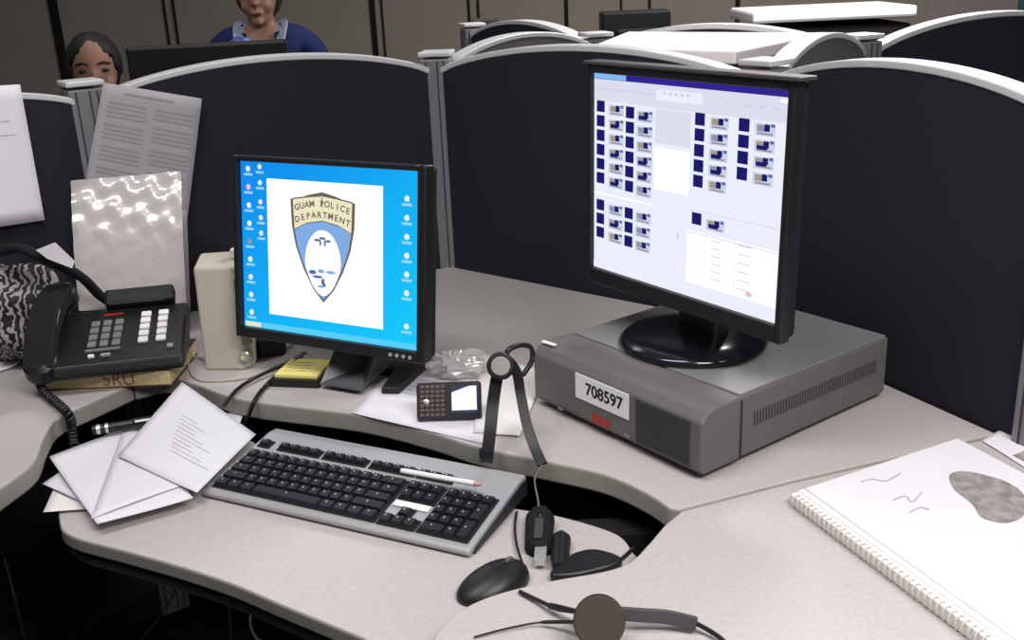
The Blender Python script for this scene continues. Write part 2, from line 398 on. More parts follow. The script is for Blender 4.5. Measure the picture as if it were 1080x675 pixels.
# ------------------------------------------------------------- monitors
def screen_frame(t, w, h, mb_r, bl, br, bt, bb, depth, mtx, rimmat='black', back=True):
    m = MB()
    X0, X1, Z0, Z1 = -w / 2 - bl, w / 2 + br, -h / 2 - bb, h / 2 + bt
    # four bezel bars with a little lip
    m.box(((X0 - w / 2) / 2, .0, (Z0 + Z1) / 2), (-w / 2 - X0, depth * .6, Z1 - Z0))
    m.box(((X1 + w / 2) / 2, .0, (Z0 + Z1) / 2), (X1 - w / 2, depth * .6, Z1 - Z0))
    m.box((0, 0, (Z1 + h / 2) / 2), (w, depth * .6, Z1 - h / 2)); m.box((0, 0, (Z0 - h / 2) / 2), (w, depth * .6, -h / 2 - Z0))
    m.build('bezel', rimmat, t, bev=.003, mtx=mtx)
    m = MB(); m.box(((X0 + X1) / 2, depth * .52, (Z0 + Z1) / 2), (X1 - X0 - .006, depth * .5, Z1 - Z0 - .006), bev=.008)
    m.box((0, depth * .95, 0), (w * .62, depth * .7, h * .6), bev=.012)
    m.build('back_shell', 'black_rough', t, mtx=mtx)
G = {k: glow('screen_' + k, c, s) for k, c, s in [
    ('blue', (.0, .23, .82), 1.0), ('cyan', (.01, .52, .95), 1.05), ('white', (1, 1, 1), 1.2), ('pale', (.84, .86, .97), 1.0), ('lav', (.72, .73, .86), 1.0),
    ('navy', (.012, .012, .14), 1.), ('deep', (.03, .02, .28), 1.), ('grey', (.30, .29, .38), 1.), ('sky', (.22, .48, .90), 1.), ('shield', (.22, .42, .78), 1.),
    ('gold', (.86, .80, .55), 1.), ('brown', (.16, .13, .13), 1.), ('tan', (.36, .32, .26), 1.), ('iconw', (.35, .66, .98), 1.), ('bluegrey', (.10, .16, .38), 1.), ('task', (.10, .62, .95), 1.0), ('faint', (.60, .66, .80), 1.), ('pink', (.9, .5, .6), 1.), ('outline', (.14, .13, .12), 1.)]}
class Scr:
    def __init__(s, w, h): s.w, s.h, s.m, s.k, s.lv = w, h, MB(), [], 0
    def mi(s, k):
        if k not in s.k: s.k.append(k)
        return s.k.index(k)
    def P(s, u, v, lv=0): return V(((u - .5) * s.w, -.0002 * lv, (.5 - v) * s.h))
    def rect(s, u0, v0, u1, v1, k, lv=1): s.m.mi = s.mi(k); s.m.face([s.P(u0, v1, lv), s.P(u1, v1, lv), s.P(u1, v0, lv), s.P(u0, v0, lv)])
    def poly(s, pts, k, lv=1): s.m.mi = s.mi(k); s.m.face([s.P(u, v, lv) for u, v in pts])
    def text(s, st, u, v, size, k, lv=3, rot=0., bold=.0003):
        text_bm(s.m, st, size, s.P(u, v, lv), (cos(rot), 0, sin(rot)), (-sin(rot), 0, cos(rot)), s.mi(k), bold=bold)
    def build(s, t, mtx, y=-.001):
        for f in s.m.bm.faces: pass
        me_m = s.m; me_m.xf(Matrix.Translation((0, y, 0)))
        return me_m.build('screen', [G[k] for k in s.k], t, mtx=mtx)

def moni_matrix(tlt, cz, cy, cx=0.): return Matrix.Translation((cx, cy, cz)) @ Matrix.Rotation(-tlt, 4, 'X')

# left monitor: blue desktop
LW, LH, LYAW, LT = .379, .302, -.482, .148
SL = 1.12
lc = V((-.2815 * SL, 1.5597 * SL, CAM.z + (.2969 - .7151539) * SL))
lb_ = V((-.258, 1.805, DZ))
t = thing('computer_monitor', 'black flat monitor with blue desktop and police shield on screen', 'monitor', lb_, LYAW)
rel = Matrix.Rotation(-LYAW, 3, 'Z') @ (lc - lb_)
mx = moni_matrix(LT, rel.z, rel.y, rel.x)
screen_frame(t, LW, LH, 0, .012, .016, .010, .019, .045, mx)
S = Scr(LW, LH)
S.rect(0, 0, 1, 1, 'blue', 0)
for i in range(10): pass
# the desktop picture brightens towards the lower right of the screen
gm = bpy.data.materials.new('screen_desktop'); gm.use_nodes = True; nt = gm.node_tree; nt.nodes.clear()
e = nt.nodes.new('ShaderNodeEmission'); o_ = nt.nodes.new('ShaderNodeOutputMaterial'); tc = nt.nodes.new('ShaderNodeTexCoord'); mp = nt.nodes.new('ShaderNodeSeparateXYZ')
ml = nt.nodes.new('ShaderNodeMath'); ml.operation = 'SUBTRACT'; rp = nt.nodes.new('ShaderNodeValToRGB')
rp.color_ramp.elements[0].color = (.006, .24, .85, 1); rp.color_ramp.elements[1].color = (.01, .60, .98, 1)
nt.links.new(tc.outputs['Generated'], mp.inputs[0])
nt.links.new(mp.outputs[0], ml.inputs[0]); nt.links.new(mp.outputs[2], ml.inputs[1])
ma = nt.nodes.new('ShaderNodeMath'); ma.operation = 'MULTIPLY_ADD'; ma.inputs[1].default_value = .5; ma.inputs[2].default_value = .5
nt.links.new(ml.outputs[0], ma.inputs[0]); nt.links.new(ma.outputs[0], rp.inputs[0]); nt.links.new(rp.outputs[0], e.inputs[0]); nt.links.new(e.outputs[0], o_.inputs[0])
G['blue'] = gm
S.rect(.155, .095, .805, .905, 'white', 1)
def shield(cx, v0, v1, hw, k, lv, sc=1.):
    pts = []
    L = [(-1, .06), (-.97, .30), (-.85, .50), (-.62, .70), (-.32, .88), (0, 1.0)]
    T = [(-1, .06), (-.78, .055), (-.45, .015), (0, -.02)]
    half = [(a, b) for a, b in L]
    pts = [(cx + a * hw * sc, v0 + (v1 - v0) * (.5 + (b - .5) * sc)) for a, b in half]
    pts += [(cx - a * hw * sc, v0 + (v1 - v0) * (.5 + (b - .5) * sc)) for a, b in half[::-1][1:]]
    pts += [(cx - a * hw * sc, v0 + (v1 - v0) * (.5 + (b - .5) * sc)) for a, b in T[1:]]
    pts += [(cx + a * hw * sc, v0 + (v1 - v0) * (.5 + (b - .5) * sc)) for a, b in T[1:-1][::-1]]
    S.poly(pts, k, lv)
shield(.475, .165, .795, .182, 'outline', 2); shield(.475, .165, .795, .178, 'shield', 3, .945)
S.poly([(.475 + a * 1.02, b - .028) for a, b in [(-.166, .225), (-.09, .21), (0, .197), (.09, .21), (.166, .225)]] + [(.475 + a * 1.02, b + .006) for a, b in [(.160, .375), (.09, .335), (0, .315), (-.09, .335), (-.160, .375)]], 'outline', 3.6)
# gold band carrying the words
band = [(-.166, .225), (-.09, .21), (0, .197), (.09, .21), (.166, .225)]; low = [(.160, .375), (.09, .335), (0, .315), (-.09, .335), (-.160, .375)]
S.poly([(.475 + a, b - .02) for a, b in band] + [(.475 + a, b) for a, b in low], 'gold', 4)
for sgn in (-1, 1):
    pass
for st, v, sz, arch in (('GUAM POLICE', .232, .0150, .030), ('DEPARTMENT', .297, .0150, .035)):
    n = len(st); span = .285
    for i, ch in enumerate(st):
        if ch == ' ': continue
        x = (i - (n - 1) / 2) / ((n - 1) / 2)
        S.text(ch, .475 + x * span / 2, v + arch * x * x - .012, sz, 'brown', 6, -.22 * x * 1.0, .0004)
S.rect(.473, .18, .477, .24, 'brown', 5)
import math as _m
S.poly([(.475 + .102 * cos(a) * (1 if sin(a) < 0 else 1 - .25 * sin(a)), .565 + (.195 if sin(a) < 0 else .19) * sin(a)) for a in [2 * pi * i / 28 for i in range(28)]], 'white', 5)
# landscape marks inside the oval: palm, water, canoe
for (x, y, w, h, k) in [(-.03, .43, .018, .008, 'bluegrey'), (.0, .418, .02, .008, 'bluegrey'), (.032, .432, .016, .008, 'bluegrey'), (-.012, .445, .006, .02, 'bluegrey'), (.014, .445, .006, .022, 'bluegrey'),
                        (-.058, .62, .022, .014, 'bluegrey'), (-.01, .61, .02, .012, 'shield'), (.045, .612, .028, .010, 'shield'), (-.03, .645, .03, .009, 'bluegrey'), (.0, .672, .010, .022, 'bluegrey'), (-.012, .70, .02, .008, 'shield'), (.01, .69, .008, .012, 'bluegrey')]:
    S.poly([(.475 + x + w * cos(a), y + h * sin(a)) for a in [2 * pi * i / 10 for i in range(10)]], k, 7)
def icon(u, v, s=1., k2='iconw'):
    S.poly([(u + .014 * s * cos(a), v + .018 * s * sin(a)) for a in [2 * pi * i / 8 for i in range(8)]], 'pale' if k2 == 'iconw' else k2, 1)
    S.rect(u - .026 * s, v + .026, u + .026 * s, v + .040, 'iconw', 1)
for i in range(9): icon(.045, .045 + i * .108, 1, ['iconw', 'pink', 'iconw', 'iconw', 'grey', 'pale', 'iconw', 'gold', 'iconw'][i])
for i in range(5): icon(.115, .03 + i * .093 + (.02 if i > 1 else 0), .9)
for i in range(6): icon(.93, .155 + i * .105)
icon(.93, .87)
S.rect(0, .965, 1, 1, 'task', 1); S.rect(.01, .97, .10, .995, 'gold', 2)
S.build(t, mx)
m = MB()
for i in range(4): m.lathe([(.0035, -.0005), (.0035, .001)], 12, (LW / 2 - .05 + i * .013, -.0145, -LH / 2 - .010), (0, -1, 0))
m.build('button', 'silver', t, mtx=mx)
# stand: grey flat neck, black splayed base
base_pts = [(-.085, .06), (.085, .06), (.105, -.095), (.075, -.105), (.05, -.03), (-.05, -.03), (-.070, -.085), (-.100, -.070)]
m = MB(); m.prism([(x, y + .01) for x, y in base_pts], 0, .014); m.build('stand_base', 'black', t, bev=.003)
m = MB(); m.solid([V((-.045, -.115, .010)), V((.045, -.115, .010)), V((.045, .02, .030)), V((.04, .04, .16)), V((-.04, .04, .16)), V((-.045, .02, .030))], (0, .012, .004)); m.build('stand_neck', 'neck', t, bev=.003)
m = MB(); m.box((0, .035, .15), (.09, .05, .07), bev=.01); m.build('tilt_hinge', 'black', t)

# right monitor: window of thumbnails
SR = 1.19
RW, RH, RYAW, RT = .338 * SR, .270 * SR, -.968, .0237
rc = V((.2197 * SR, 1.2844 * SR, CAM.z + (.4325 - .7151539) * SR))
rb = V((.294, 1.588, DZ + bh + .0028))
t = thing('computer_monitor', 'tall black monitor showing rows of thumbnails, standing on the grey computer', 'monitor', rb, RYAW)
rel = Matrix.Rotation(-RYAW, 3, 'Z') @ (rc - rb)
mx = moni_matrix(RT, rel.z, rel.y, rel.x)
screen_frame(t, RW, RH, 0, .008, .012, .014, .026, .036, mx)
m = MB(); m.box((.006, .002, RH / 2 + .016), (RW + .034, .036, .006), bev=.002); m.build('top_rim', 'rim', t, mtx=mx)
S = Scr(RW, RH)
S.rect(0, 0, 1, 1, 'pale', 0)
S.rect(0, 0, 1, .03, 'deep', 1); S.rect(0, .0, .19, .028, 'sky', 2)
S.rect(0, .03, 1, .135, 'lav', 1); S.rect(.36, .05, .60, .10, 'pale', 2); S.rect(0, .055, .35, .057, 'faint', 2)
for i in range(14): S.rect(.03 + i * .024, .07, .045 + i * .024, .082, 'faint', 3)
for i in range(5): S.rect(.40 + i * .03, .06, .415 + i * .03, .072, 'faint', 3)
for i in range(3): S.rect(.80 + i * .06, .075, .83 + i * .06, .087, 'faint', 3)
S.rect(.36, .32, .545, .52, 'white', 2); S.rect(.36, .14, .545, .30, 'lav', 2)
S.rect(0, .60, .35, .605, 'white', 2); S.rect(.955, .04, .985, .052, 'white', 4)
def thumb(u, v, k):
    if k == 0: S.rect(u - .003, v, u + .046, v + .056, 'navy', 3); return
    S.rect(u, v + .006, u + .09, v + .058, 'faint', 2); S.rect(u + .01, v + .012, u + .045, v + .040, 'tan' if k % 2 else 'grey', 3)
    S.rect(u + .042, v + .008, u + .066, v + .038, 'navy', 4); S.rect(u + .07, v + .004, u + .088, v + .018, 'bluegrey', 4); S.rect(u + .012, v + .044, u + .08, v + .052, 'grey', 4)
    if k > 2: S.rect(u + .012, v + .028, u + .06, v + .046, 'navy', 5)
rows6 = [.135 + i * .072 for i in range(6)]
for i, v in enumerate(rows6):
    thumb(.02, v, 0); thumb(.09, v + .008, 1 + (i * 2) % 4); thumb(.195, v + .012, 0); thumb(.255, v + .02, 1 + (i * 3 + 2) % 4)
for i in range(3):
    v = .635 + i * .072; thumb(.02, v, 0); thumb(.09, v + .008, 1 + (i + 1) % 3); thumb(.195, v + .008, 0); thumb(.255, v + .012, 2)
for i in range(5):
    v = .135 + i * .070; thumb(.57, v, 0); thumb(.64, v + .006, 1 + i % 4)
    if i < 4: thumb(.78, v, 0); thumb(.85, v + .006, 1 + (i + 1) % 4)
thumb(.57, .590, 0); thumb(.64, .60, 3)
S.rect(.545, .68, .98, .93, 'white', 2); S.rect(.545, .685, .98, .690, 'faint', 3); S.rect(.545, .58, .98, .583, 'faint', 3)
for i in range(6):
    S.rect(.67, .70 + i * .036, .72, .706 + i * .036, 'faint', 3); S.rect(.80, .69 + i * .04, .86, .696 + i * .04, 'faint', 3)
S.rect(.785, .68, .788, .92, 'faint', 3); S.rect(.64, .68, .643, .92, 'faint', 3)
S.poly([(.86 + .018 * cos(a), .905 + .012 * sin(a)) for a in [2 * pi * i / 8 for i in range(8)]], 'pink', 4)
S.rect(0, .965, 1, 1, 'pale', 3); S.rect(.49, .71, .50, .74, 'faint', 3)
S.build(t, mx)
m = MB(); m.lathe([(.118, 0), (.120, .006), (.112, .013), (.085, .020), (.045, .026), (.0, .027)], 64); m.build('stand_base', 'black_gloss', t, smooth=True)
m = MB(); m.box((.012, .012, .085), (.085, .04, .17), bev=.01); m.build('stand_neck', 'black', t)
m = MB(); m.box((rel.x * .5, (rel.y + .05) / 2 + .01, rel.z), (.10, .05, .12), bev=.01); m.build('mount_block', 'black_rough', t)

# ------------------------------------------------------------- keyboard
KC = V((-.2404, 1.4190, 0)); KY = -.463; KW, KD = .470, .188
t = thing('keyboard', 'silver and black computer keyboard lying on the lower shelf', 'keyboard', (KC.x, KC.y, TZ), KY)
def kz(y): return .0145 + (y + KD / 2) * .150           # top surface height
m = MB(); hw, hd = KW / 2, KD / 2
prof = [V((-hw, -hd, .002)), V((-hw, -hd - .002, .010)), V((-hw, -hd + .004, kz(-hd) - .001)), V((-hw, hd - .02, kz(hd - .02) - .001)), V((-hw, hd, kz(hd) - .006)), V((-hw, hd, .006))]
m.solid(prof, (KW, 0, 0))
m.build('shell', ['kb'], t, bev=.004)
for sx in (-1, 1):
    m = MB(); m.solid([V((sx * (hw - .0005), p.y, p.z)) for p in [prof[0] + V((0, .012, 0)), prof[2] + V((0, .012, -.005)), prof[3] - V((0, 0, .007)), prof[4] - V((0, .004, .006)), prof[5] + V((0, -.004, .001))]], (sx * .0025, 0, 0)); m.build('side_strip', 'kbside', t)
S1 = .0197; kx0 = -hw + .012; ky0 = -hd + .013
def kpos(cx, cy): return V((kx0 + cx * S1, ky0 + cy * S1 * 1.0, 0))
keys = []     # col, row, width
for row, ws in enumerate([[1.25, 1.25, 1.25, 6.25, 1.25, 1.25, 1.25, 1.25], [2.25] + [1] * 10 + [2.75], [1.75] + [1] * 11 + [2.25], [1.5] + [1] * 12 + [1.5], [1] * 13 + [2]]):
    c = 0
    for w in ws: keys.append((c, row, w, 1)); c += w
for x in [0] + [2 + i for i in range(4)] + [6.5 + i for i in range(4)] + [11 + i for i in range(4)]: keys.append((x, 5.75, 1, .8))
for i in range(3): keys += [(15.35 + i, 5.75, 1, .8), (15.35 + i, 3, 1, 1), (15.35 + i, 4, 1, 1), (15.35 + i, 0, 1, 1)]
keys.append((16.35, 1, 1, 1))
for i in range(4): keys.append((18.7 + i, 4, 1, 1))
for r in (3, 2, 1):
    for i in range(3): keys.append((18.7 + i, r, 1, 1))
keys += [(21.7, 2, 1, 2), (21.7, 0, 1, 2), (18.7, 0, 2, 1), (20.7, 0, 1, 1)]
# recessed dark wells
m = MB()
def well(c0, r0, c1, r1):
    a, b = kpos(c0 - .15, r0 - .12), kpos(c1 + .12, r1 + .12); cx, cy = (a.x + b.x) / 2, (a.y + b.y) / 2
    m.box((cx, cy, kz(cy) - .0005), (b.x - a.x, b.y - a.y, .003), rot=Matrix.Rotation(.150, 3, 'X'), bev=.0012, seg=1)
well(0, 0, 15, 5); well(15.35, 0, 18.35, 1); well(16.35, 1, 17.35, 2); well(15.35, 3, 18.35, 5); well(18.7, 0, 22.7, 5)
well(0, 5.75, 1, 6.55); well(2, 5.75, 6, 6.55); well(6.5, 5.75, 10.5, 6.55); well(11, 5.75, 15, 6.55); well(15.35, 5.75, 18.35, 6.55)
m.build('key_well', 'blackink', t)
def key_bm(mb, w, d, h=.0075):
    tx = .0022
    a = [(-w / 2, -d / 2, 0), (w / 2, -d / 2, 0), (w / 2, d / 2, 0), (-w / 2, d / 2, 0)]
    b = [(-w / 2 + tx, -d / 2 + tx * .7, h), (w / 2 - tx, -d / 2 + tx * .7, h), (w / 2 - tx, d / 2 - tx * 1.2, h), (-w / 2 + tx, d / 2 - tx * 1.2, h)]
    va = [mb.bm.verts.new(p) for p in a]; vb = [mb.bm.verts.new(p) for p in b]
    mb.bm.faces.new(vb)
    for i in range(4): mb.bm.faces.new((va[i], va[(i + 1) % 4], vb[(i + 1) % 4], vb[i]))
    mb.bm.faces.new(va[::-1])
    # legend
    mb.mi = 1
    f = mb.bm.faces.new([mb.bm.verts.new(p) for p in [(-.0034, .0002, h + .0002), (-.0008, .0002, h + .0002), (-.0008, .0034, h + .0002), (-.0034, .0034, h + .0002)]]); f.material_index = 1
keys.sort(key=lambda k: -(k[2] * k[3]) * 10 - (1 if k[0] > 2 else 0))
cache = {}; rest = MB()
for i, (c, r, w, hgt) in enumerate(keys):
    a, b = kpos(c, r), kpos(c + w, r + hgt); cx, cy = (a.x + b.x) / 2, (a.y + b.y) / 2
    kw_, kd_ = b.x - a.x - .0016, b.y - a.y - .0016
    if i >= 100:
        q = MB(); key_bm(q, kw_, kd_); mm = Matrix.Translation((cx, cy, kz(cy))) @ Matrix.Rotation(.150, 4, 'X'); q.xf(mm)
        me = bpy.data.meshes.new('tmp'); q.bm.to_mesh(me); rest.bm.from_mesh(me); bpy.data.meshes.remove(me); continue
    kk = (round(w, 2), round(hgt, 2))
    if kk not in cache:
        q = MB(); key_bm(q, kw_, kd_); o = q.build('key', ['key', 'legend'], t); cache[kk] = o
    else: o = cache[kk].copy(); C.objects.link(o); o.parent = t
    o.location = (cx, cy, kz(cy)); o.rotation_euler = (.150, 0, 0)
rest.build('key', ['key', 'legend'], t, kind='stuff')
m = MB(); a, b = kpos(15.35, 2.1), kpos(18.35, 2.75); m.box(((a.x + b.x) / 2, (a.y + b.y) / 2, kz((a.y + b.y) / 2) + .0006), (b.x - a.x, b.y - a.y, .0016), rot=Matrix.Rotation(.150, 3, 'X')); m.build('glare_strip', 'strip', t)  # glare on the blank shell between key groups, drawn as a white strip
m = MB(); cx, cy = kpos(21.7, 6.1).x, kpos(0, 6.1).y
# pen lying on the keyboard
a, b = U(427, 497, TZ + .052), U(506, 511, TZ + .050)
tp = thing('pen', 'white pen lying across the top of the keyboard', 'pen', a)
d = (b - a); m = MB(); m.tube([(0, 0, 0), d * .93], .0042, 12); m.build('barrel', 'strip', tp, smooth=False)
m = MB(); m.tube([d * .93, d * .98, d * 1.03], [.0042, .003, .001], 12); m.build('tip', mat('pink_tip', (.55, .25, .25), .5, .4), tp)
m = MB(); m.tube([(0, 0, 0), d * -.05], [.0042, .0035], 12); m.build('cap', 'strip', tp)

# ------------------------------------------------------------- computer mouse
mc = U(520, 612, TZ + .012)
t = thing('computer_mouse', 'black computer mouse on the lower shelf half hidden by the desk edge', 'mouse', (mc.x, mc.y, TZ), -.93)
def md(co): return 1.
m = MB(); m.ball((0, 0, .004), (.034, .054, .026), seg=32)
for v in m.bm.verts:
    if v.co.z < .0: v.co.z = 0
    if v.co.z > .0: v.co.z *= 1 + .25 * v.co.y / .05
m.build('mouse_body', 'black', t, smooth=True)
m = MB(); m.tube([(-.001, y, (.004 + .026 * math.sqrt(max(0, 1 - (y / .054) ** 2))) * (1 + .25 * y / .05) + .0004) for y in (.005, .02, .035, .047)], .0006, 6); m.build('button_seam', 'rim', t)
m = MB(); m.lathe([(.007, -.003), (.008, 0), (.007, .003)], 18, (0, .028, .0275), (1, 0, 0)); m.build('scroll_wheel', 'disc', t)
cordp = [mc + V((.040, .036, -.004)), U(545, 575, TZ + .006), U(543, 556, TZ + .006), U(545, 540, TZ + .004)]
tag(MB().tube(spline(cordp, 8), .0018, 8).build('mouse_cord', 'black', smooth=True), 'thin black cord running from mouse up beside the keyboard', 'cord')

# ------------------------------------------------------------- papers
def sheet(name, label, cat, corners, z, matn='paper', curl=0., seed=0, N=14, group=None, th=.0006, wave=.002, lift=None):
    """a sheet from four ground corners a,b,c,d (in order), gently waved, resting at z"""
    r = random.Random(seed); t = thing(name, label, cat, (0, 0, 0), 0, group)
    a, b, c, d = [V(q) for q in corners]; cen = (a + b + c + d) / 4; t.location = (cen.x, cen.y, z)
    m = MB(); ph = r.random() * 6
    grid = [[None] * (N + 1) for _ in range(N + 1)]
    def at(u, v): return a * (1 - u) * (1 - v) + b * u * (1 - v) + c * u * v + d * (1 - u) * v
    def zz(u, v):
        return zz0(u, v) + (lift[0] * (1 - u) * (1 - v) + lift[1] * u * (1 - v) + lift[2] * u * v + lift[3] * (1 - u) * v if lift else 0)
    def zz0(u, v):
        e = max(abs(u - .5), abs(v - .5)) * 2
        return wave * (1 + sin(u * 5 + ph) * cos(v * 4 + ph * 2)) * .5 + curl * max(0, e - .6) ** 2 * (1 + sin(ph + 4 * u + 3 * v))
    for i in range(N + 1):
        for j in range(N + 1):
            u, v = i / N, j / N; p = at(u, v) - V((cen.x, cen.y, 0)); grid[i][j] = m.bm.verts.new((p.x, p.y, zz(u, v) + th))
    for i in range(N):
        for j in range(N): m.bm.faces.new((grid[i][j], grid[i + 1][j], grid[i + 1][j + 1], grid[i][j + 1]))
    m.build('page', matn, t, smooth=True, solid=th)
    def P(u, v, up=.0006): p = at(u, v) - V((cen.x, cen.y, 0)); return V((p.x, p.y, zz(u, v) + th + up))
    return t, P
def bars(t, P, rows, matn='ink_light', name='printed_text', hh=.006, up=.0008):
    m = MB()
    for (u0, u1, v) in rows:
        n = max(2, int((u1 - u0) * 14))
        for i in range(n):
            a, b = u0 + (u1 - u0) * i / n, u0 + (u1 - u0) * (i + 1) / n
            m.face([P(a, v, up), P(b, v, up), P(b, v + hh, up), P(a, v + hh, up)])
    return m.build(name, matn, t)
def rectat(c, w, h, a): # four corners of a w x h rectangle
    ca, sa = cos(a), sin(a)
    return [V((c.x + x * ca - y * sa, c.y + x * sa + y * ca, 0)) for x, y in ((-w / 2, -h / 2), (w / 2, -h / 2), (w / 2, h / 2), (-w / 2, h / 2))]
LTR = (.216, .279)
specs = [  # corners (picture point, height), material, label
    ([(46, 542, .003), (190, 531, .003), (235, 478, .003), (78, 470, .003)], 'paper_warm', 'bottom creased sheet of the loose paper pile with a pointed corner past the shelf end'),
    ([(45, 512, .008), (120, 545, .007), (222, 490, .007), (130, 455, .007)], 'paper', 'sheet low in the loose pile whose blunt left corner points at the side desk'),
    ([(258, 435, .020), (232, 496, .012), (170, 525, .012), (150, 446, .012)], 'paper', 'loose sheet with a small corner sticking out beside the keyboard'),
    ([(52, 483, .018), (103, 555, .018), (204, 526, .018), (133, 452, .018)], 'paper', 'upper sheet of the loose pile, front corner nearest the camera'),
]
for i, (px, mt, lb) in enumerate(specs):
    sheet('paper_sheet', lb, 'paper', [U(x, y, TZ + z) for x, y, z in px], TZ, mt, curl=.008, seed=i + 3, group='loose papers on the keyboard shelf', lift=[z for *_, z in px])
px = [(131, 452, .022), (270, 459, .022), (224, 501, .021), (96, 548, .021)]
tt, P = sheet('paper_sheet', 'wide sheet just under the topmost one, reaching to the left end of the keyboard', 'paper', [U(x, y, TZ + z) for x, y, z in px], TZ, 'paper', curl=.002, seed=17, group='loose papers on the keyboard shelf', lift=[z for *_, z in px])
bars(tt, P, [(.30 + .02 * i, .35 + .02 * i + .2 * random.random(), .30 + .05 * i) for i in range(8)], hh=.006)
px = [(192, 404, .066), (270, 459, .026), (208, 521, .025), (124, 482, .026)]
tt, P = sheet('paper_sheet', 'topmost sheet of the loose pile, peaked corner leaning on the desk edge', 'paper', [U(x, y, TZ + z) for x, y, z in px], TZ, 'paper', curl=.004, seed=21, group='loose papers on the keyboard shelf', lift=[z for *_, z in px])
bars(tt, P, [(.25 + .02 * i, .45 + .02 * i + .3 * random.random(), .30 + .045 * i) for i in range(10)], hh=.005)
# black pen shape lying between desk edge and papers
a, b = U(98, 454, TZ + .034), U(166, 443, TZ + .036)
tp = thing('marker_pen', 'thick black marker lying behind the loose paper pile', 'pen', a)
d = b - a
m = MB(); m.tube([(0, 0, 0), d * .62], .0085, 14); m.build('barrel', 'black', tp)
m = MB(); m.tube([d * .62, d * .66, d * .95, d], [.0085, .0098, .0092, .006], 14); m.build('cap', 'black_gloss', tp)
m = MB(); m.tube([d * .06, d * .12], .0089, 14); m.tube([d * .2, d * .24], .0089, 14); m.build('label_band', 'silver', tp)

# ------------------------------------------------------------- papers and things on the main desk
Z = DZ + .0005
cs = [U(*q, DZ) for q in [(368, 437), (436, 366), (572, 366), (558, 470)]]
e1 = (cs[1] - cs[0]); 
tt, P = sheet('paper_sheet', 'white sheet under the handheld phone, left corner at the desk edge', 'paper', [U(370, 436), U(515, 470), U(560, 385), U(432, 366)], Z, 'paper', seed=5, wave=.001)
bars(tt, P, [(.1, .75, .35 + .05 * i) for i in range(6)], 'ink_light', hh=.004)
tt, P = sheet('paper_sheet', 'second white sheet under the phone reaching to the grey computer', 'paper', [U(500, 458), U(548, 462), U(577, 392), U(505, 372)], Z + .0025, 'paper_warm', seed=9, wave=.001)
# handheld phone propped up
ph = V(((U(474, 446).x), 1.555, DZ + .005))
def face_frame(tilt, yaw): return Matrix.Rotation(yaw, 4, 'Z') @ Matrix.Rotation(-tilt, 4, 'X')
t = thing('mobile_phone', 'small handheld phone with keypad, propped up showing bright screen', 'phone', ph + V((0, 0, 0)), -.02)
T = Matrix.Rotation(-.55, 4, 'X')
m = MB(); m.box((0, .007, .033), (.108, .013, .064), bev=.006, seg=3); m.build('phone_body', 'black_gloss', t, mtx=T)
m = MB(); m.box((0, .0005, .033), (.104, .002, .060), bev=.001); m.build('front_rim', 'black', t, mtx=T)
m = MB()
for i in range(5):
    for j in range(7): m.box((-.044 + i * .0085, -.0012, .010 + j * .0077), (.0070, .003, .0060), bev=.001, seg=1)
m.build('keypad', 'bb_key', t, mtx=T)
m = MB(); m.ball((-.037, -.002, .032), (.005, .002, .005)); m.build('trackball', 'silver', t, mtx=T)
m = MB(); m.box((.026, -.0008, .034), (.046, .002, .046)); m.build('display', glow('phone_display', (.05, .06, .10), 1.), t, mtx=T)
m = MB(); m.face([(.005, -.0022, .016), (.046, -.0022, .016), (.046, -.0022, .056), (.034, -.0022, .056), (.005, -.0022, .046)]); m.build('display_image', glow('phone_display_white', (.9, .95, 1), 1.1), t, mtx=T)
# crumpled wrapper behind phone
wr = U(484, 392)
m = MB(); r = random.Random(4)
m.ball((0, 0, .02), (.055, .035, .024), seg=22, disp=lambda c: 1 + .22 * sin(c.x * 9 + c.z * 5) * cos(c.y * 11) + .16 * r.uniform(-1, 1))
for v in m.bm.verts: v.co.z = max(v.co.z, 0.001)
o = m.build('plastic_wrapper', 'wrapper'); o.location = (wr.x, wr.y - .02, DZ + .002); tag(o, 'crumpled clear plastic wrapper behind the handheld phone', 'wrapper')

# sticky notes in black tray
q = [U(287, 411, DZ), U(338, 413, DZ), U(346, 386, DZ), U(311, 384, DZ)]
cc = sum(q, V()) / 4; sa = math.atan2((q[1] - q[0]).y, (q[1] - q[0]).x)
t = thing('note_pad', 'yellow sticky note pad in a black holder in front of the left monitor', 'notepad', (cc.x, cc.y, DZ), sa)
m = MB(); m.box((0, 0, .007), (.096, .10, .014), bev=.003); m.build('holder', 'black', t)
m = MB(); m.box((.0, .004, .0145), (.082, .082, .010), bev=.0008); m.build('note_stack', 'yellow', t)
m = MB()
for k in range(4): m.box((-.01, .025 - k * .014, .0197), (.045, .0015, .0004))
m.build('handwriting', 'ink', t)

# speaker
sp = (U(212, 390) + U(268, 388)) / 2 + V((0, .045, 0))
t = thing('computer_speaker', 'beige desktop speaker left of the blue-screen monitor', 'speaker', (sp.x, sp.y, DZ), .10)
m = MB(); bw2 = .100
m.prism([(-.05, -.045), (.028, -.06), (.052, -.045), (.052, .05), (-.05, .05)], 0, .20)
for v in m.bm.verts:
    if v.co.z > .1: v.co.x *= .88; v.co.y = v.co.y * .9 + .01
    if v.co.z > .1 and v.co.y > 0: v.co.z += .006
    if v.co.z < .1: v.co.x *= .92
m.build('cabinet', 'beige', t, bev=.006)
m = MB(); m.box((.040, -.053, .115), (.020, .004, .13), rot=Matrix.Rotation(.55, 3, 'Z')); m.build('grille', 'beige_dark', t)
m = MB(); m.lathe([(.010, 0), (.010, .007), (.008, .010)], 24, (.032, -.058, .028), (.25, -1, .1)); m.build('volume_knob', 'silver', t)
m = MB(); m.ball((.031, -.069, .029), (.0035, .003, .0035)); m.build('power_light', glow('green_led', (.35, .6, .12), .9), t)
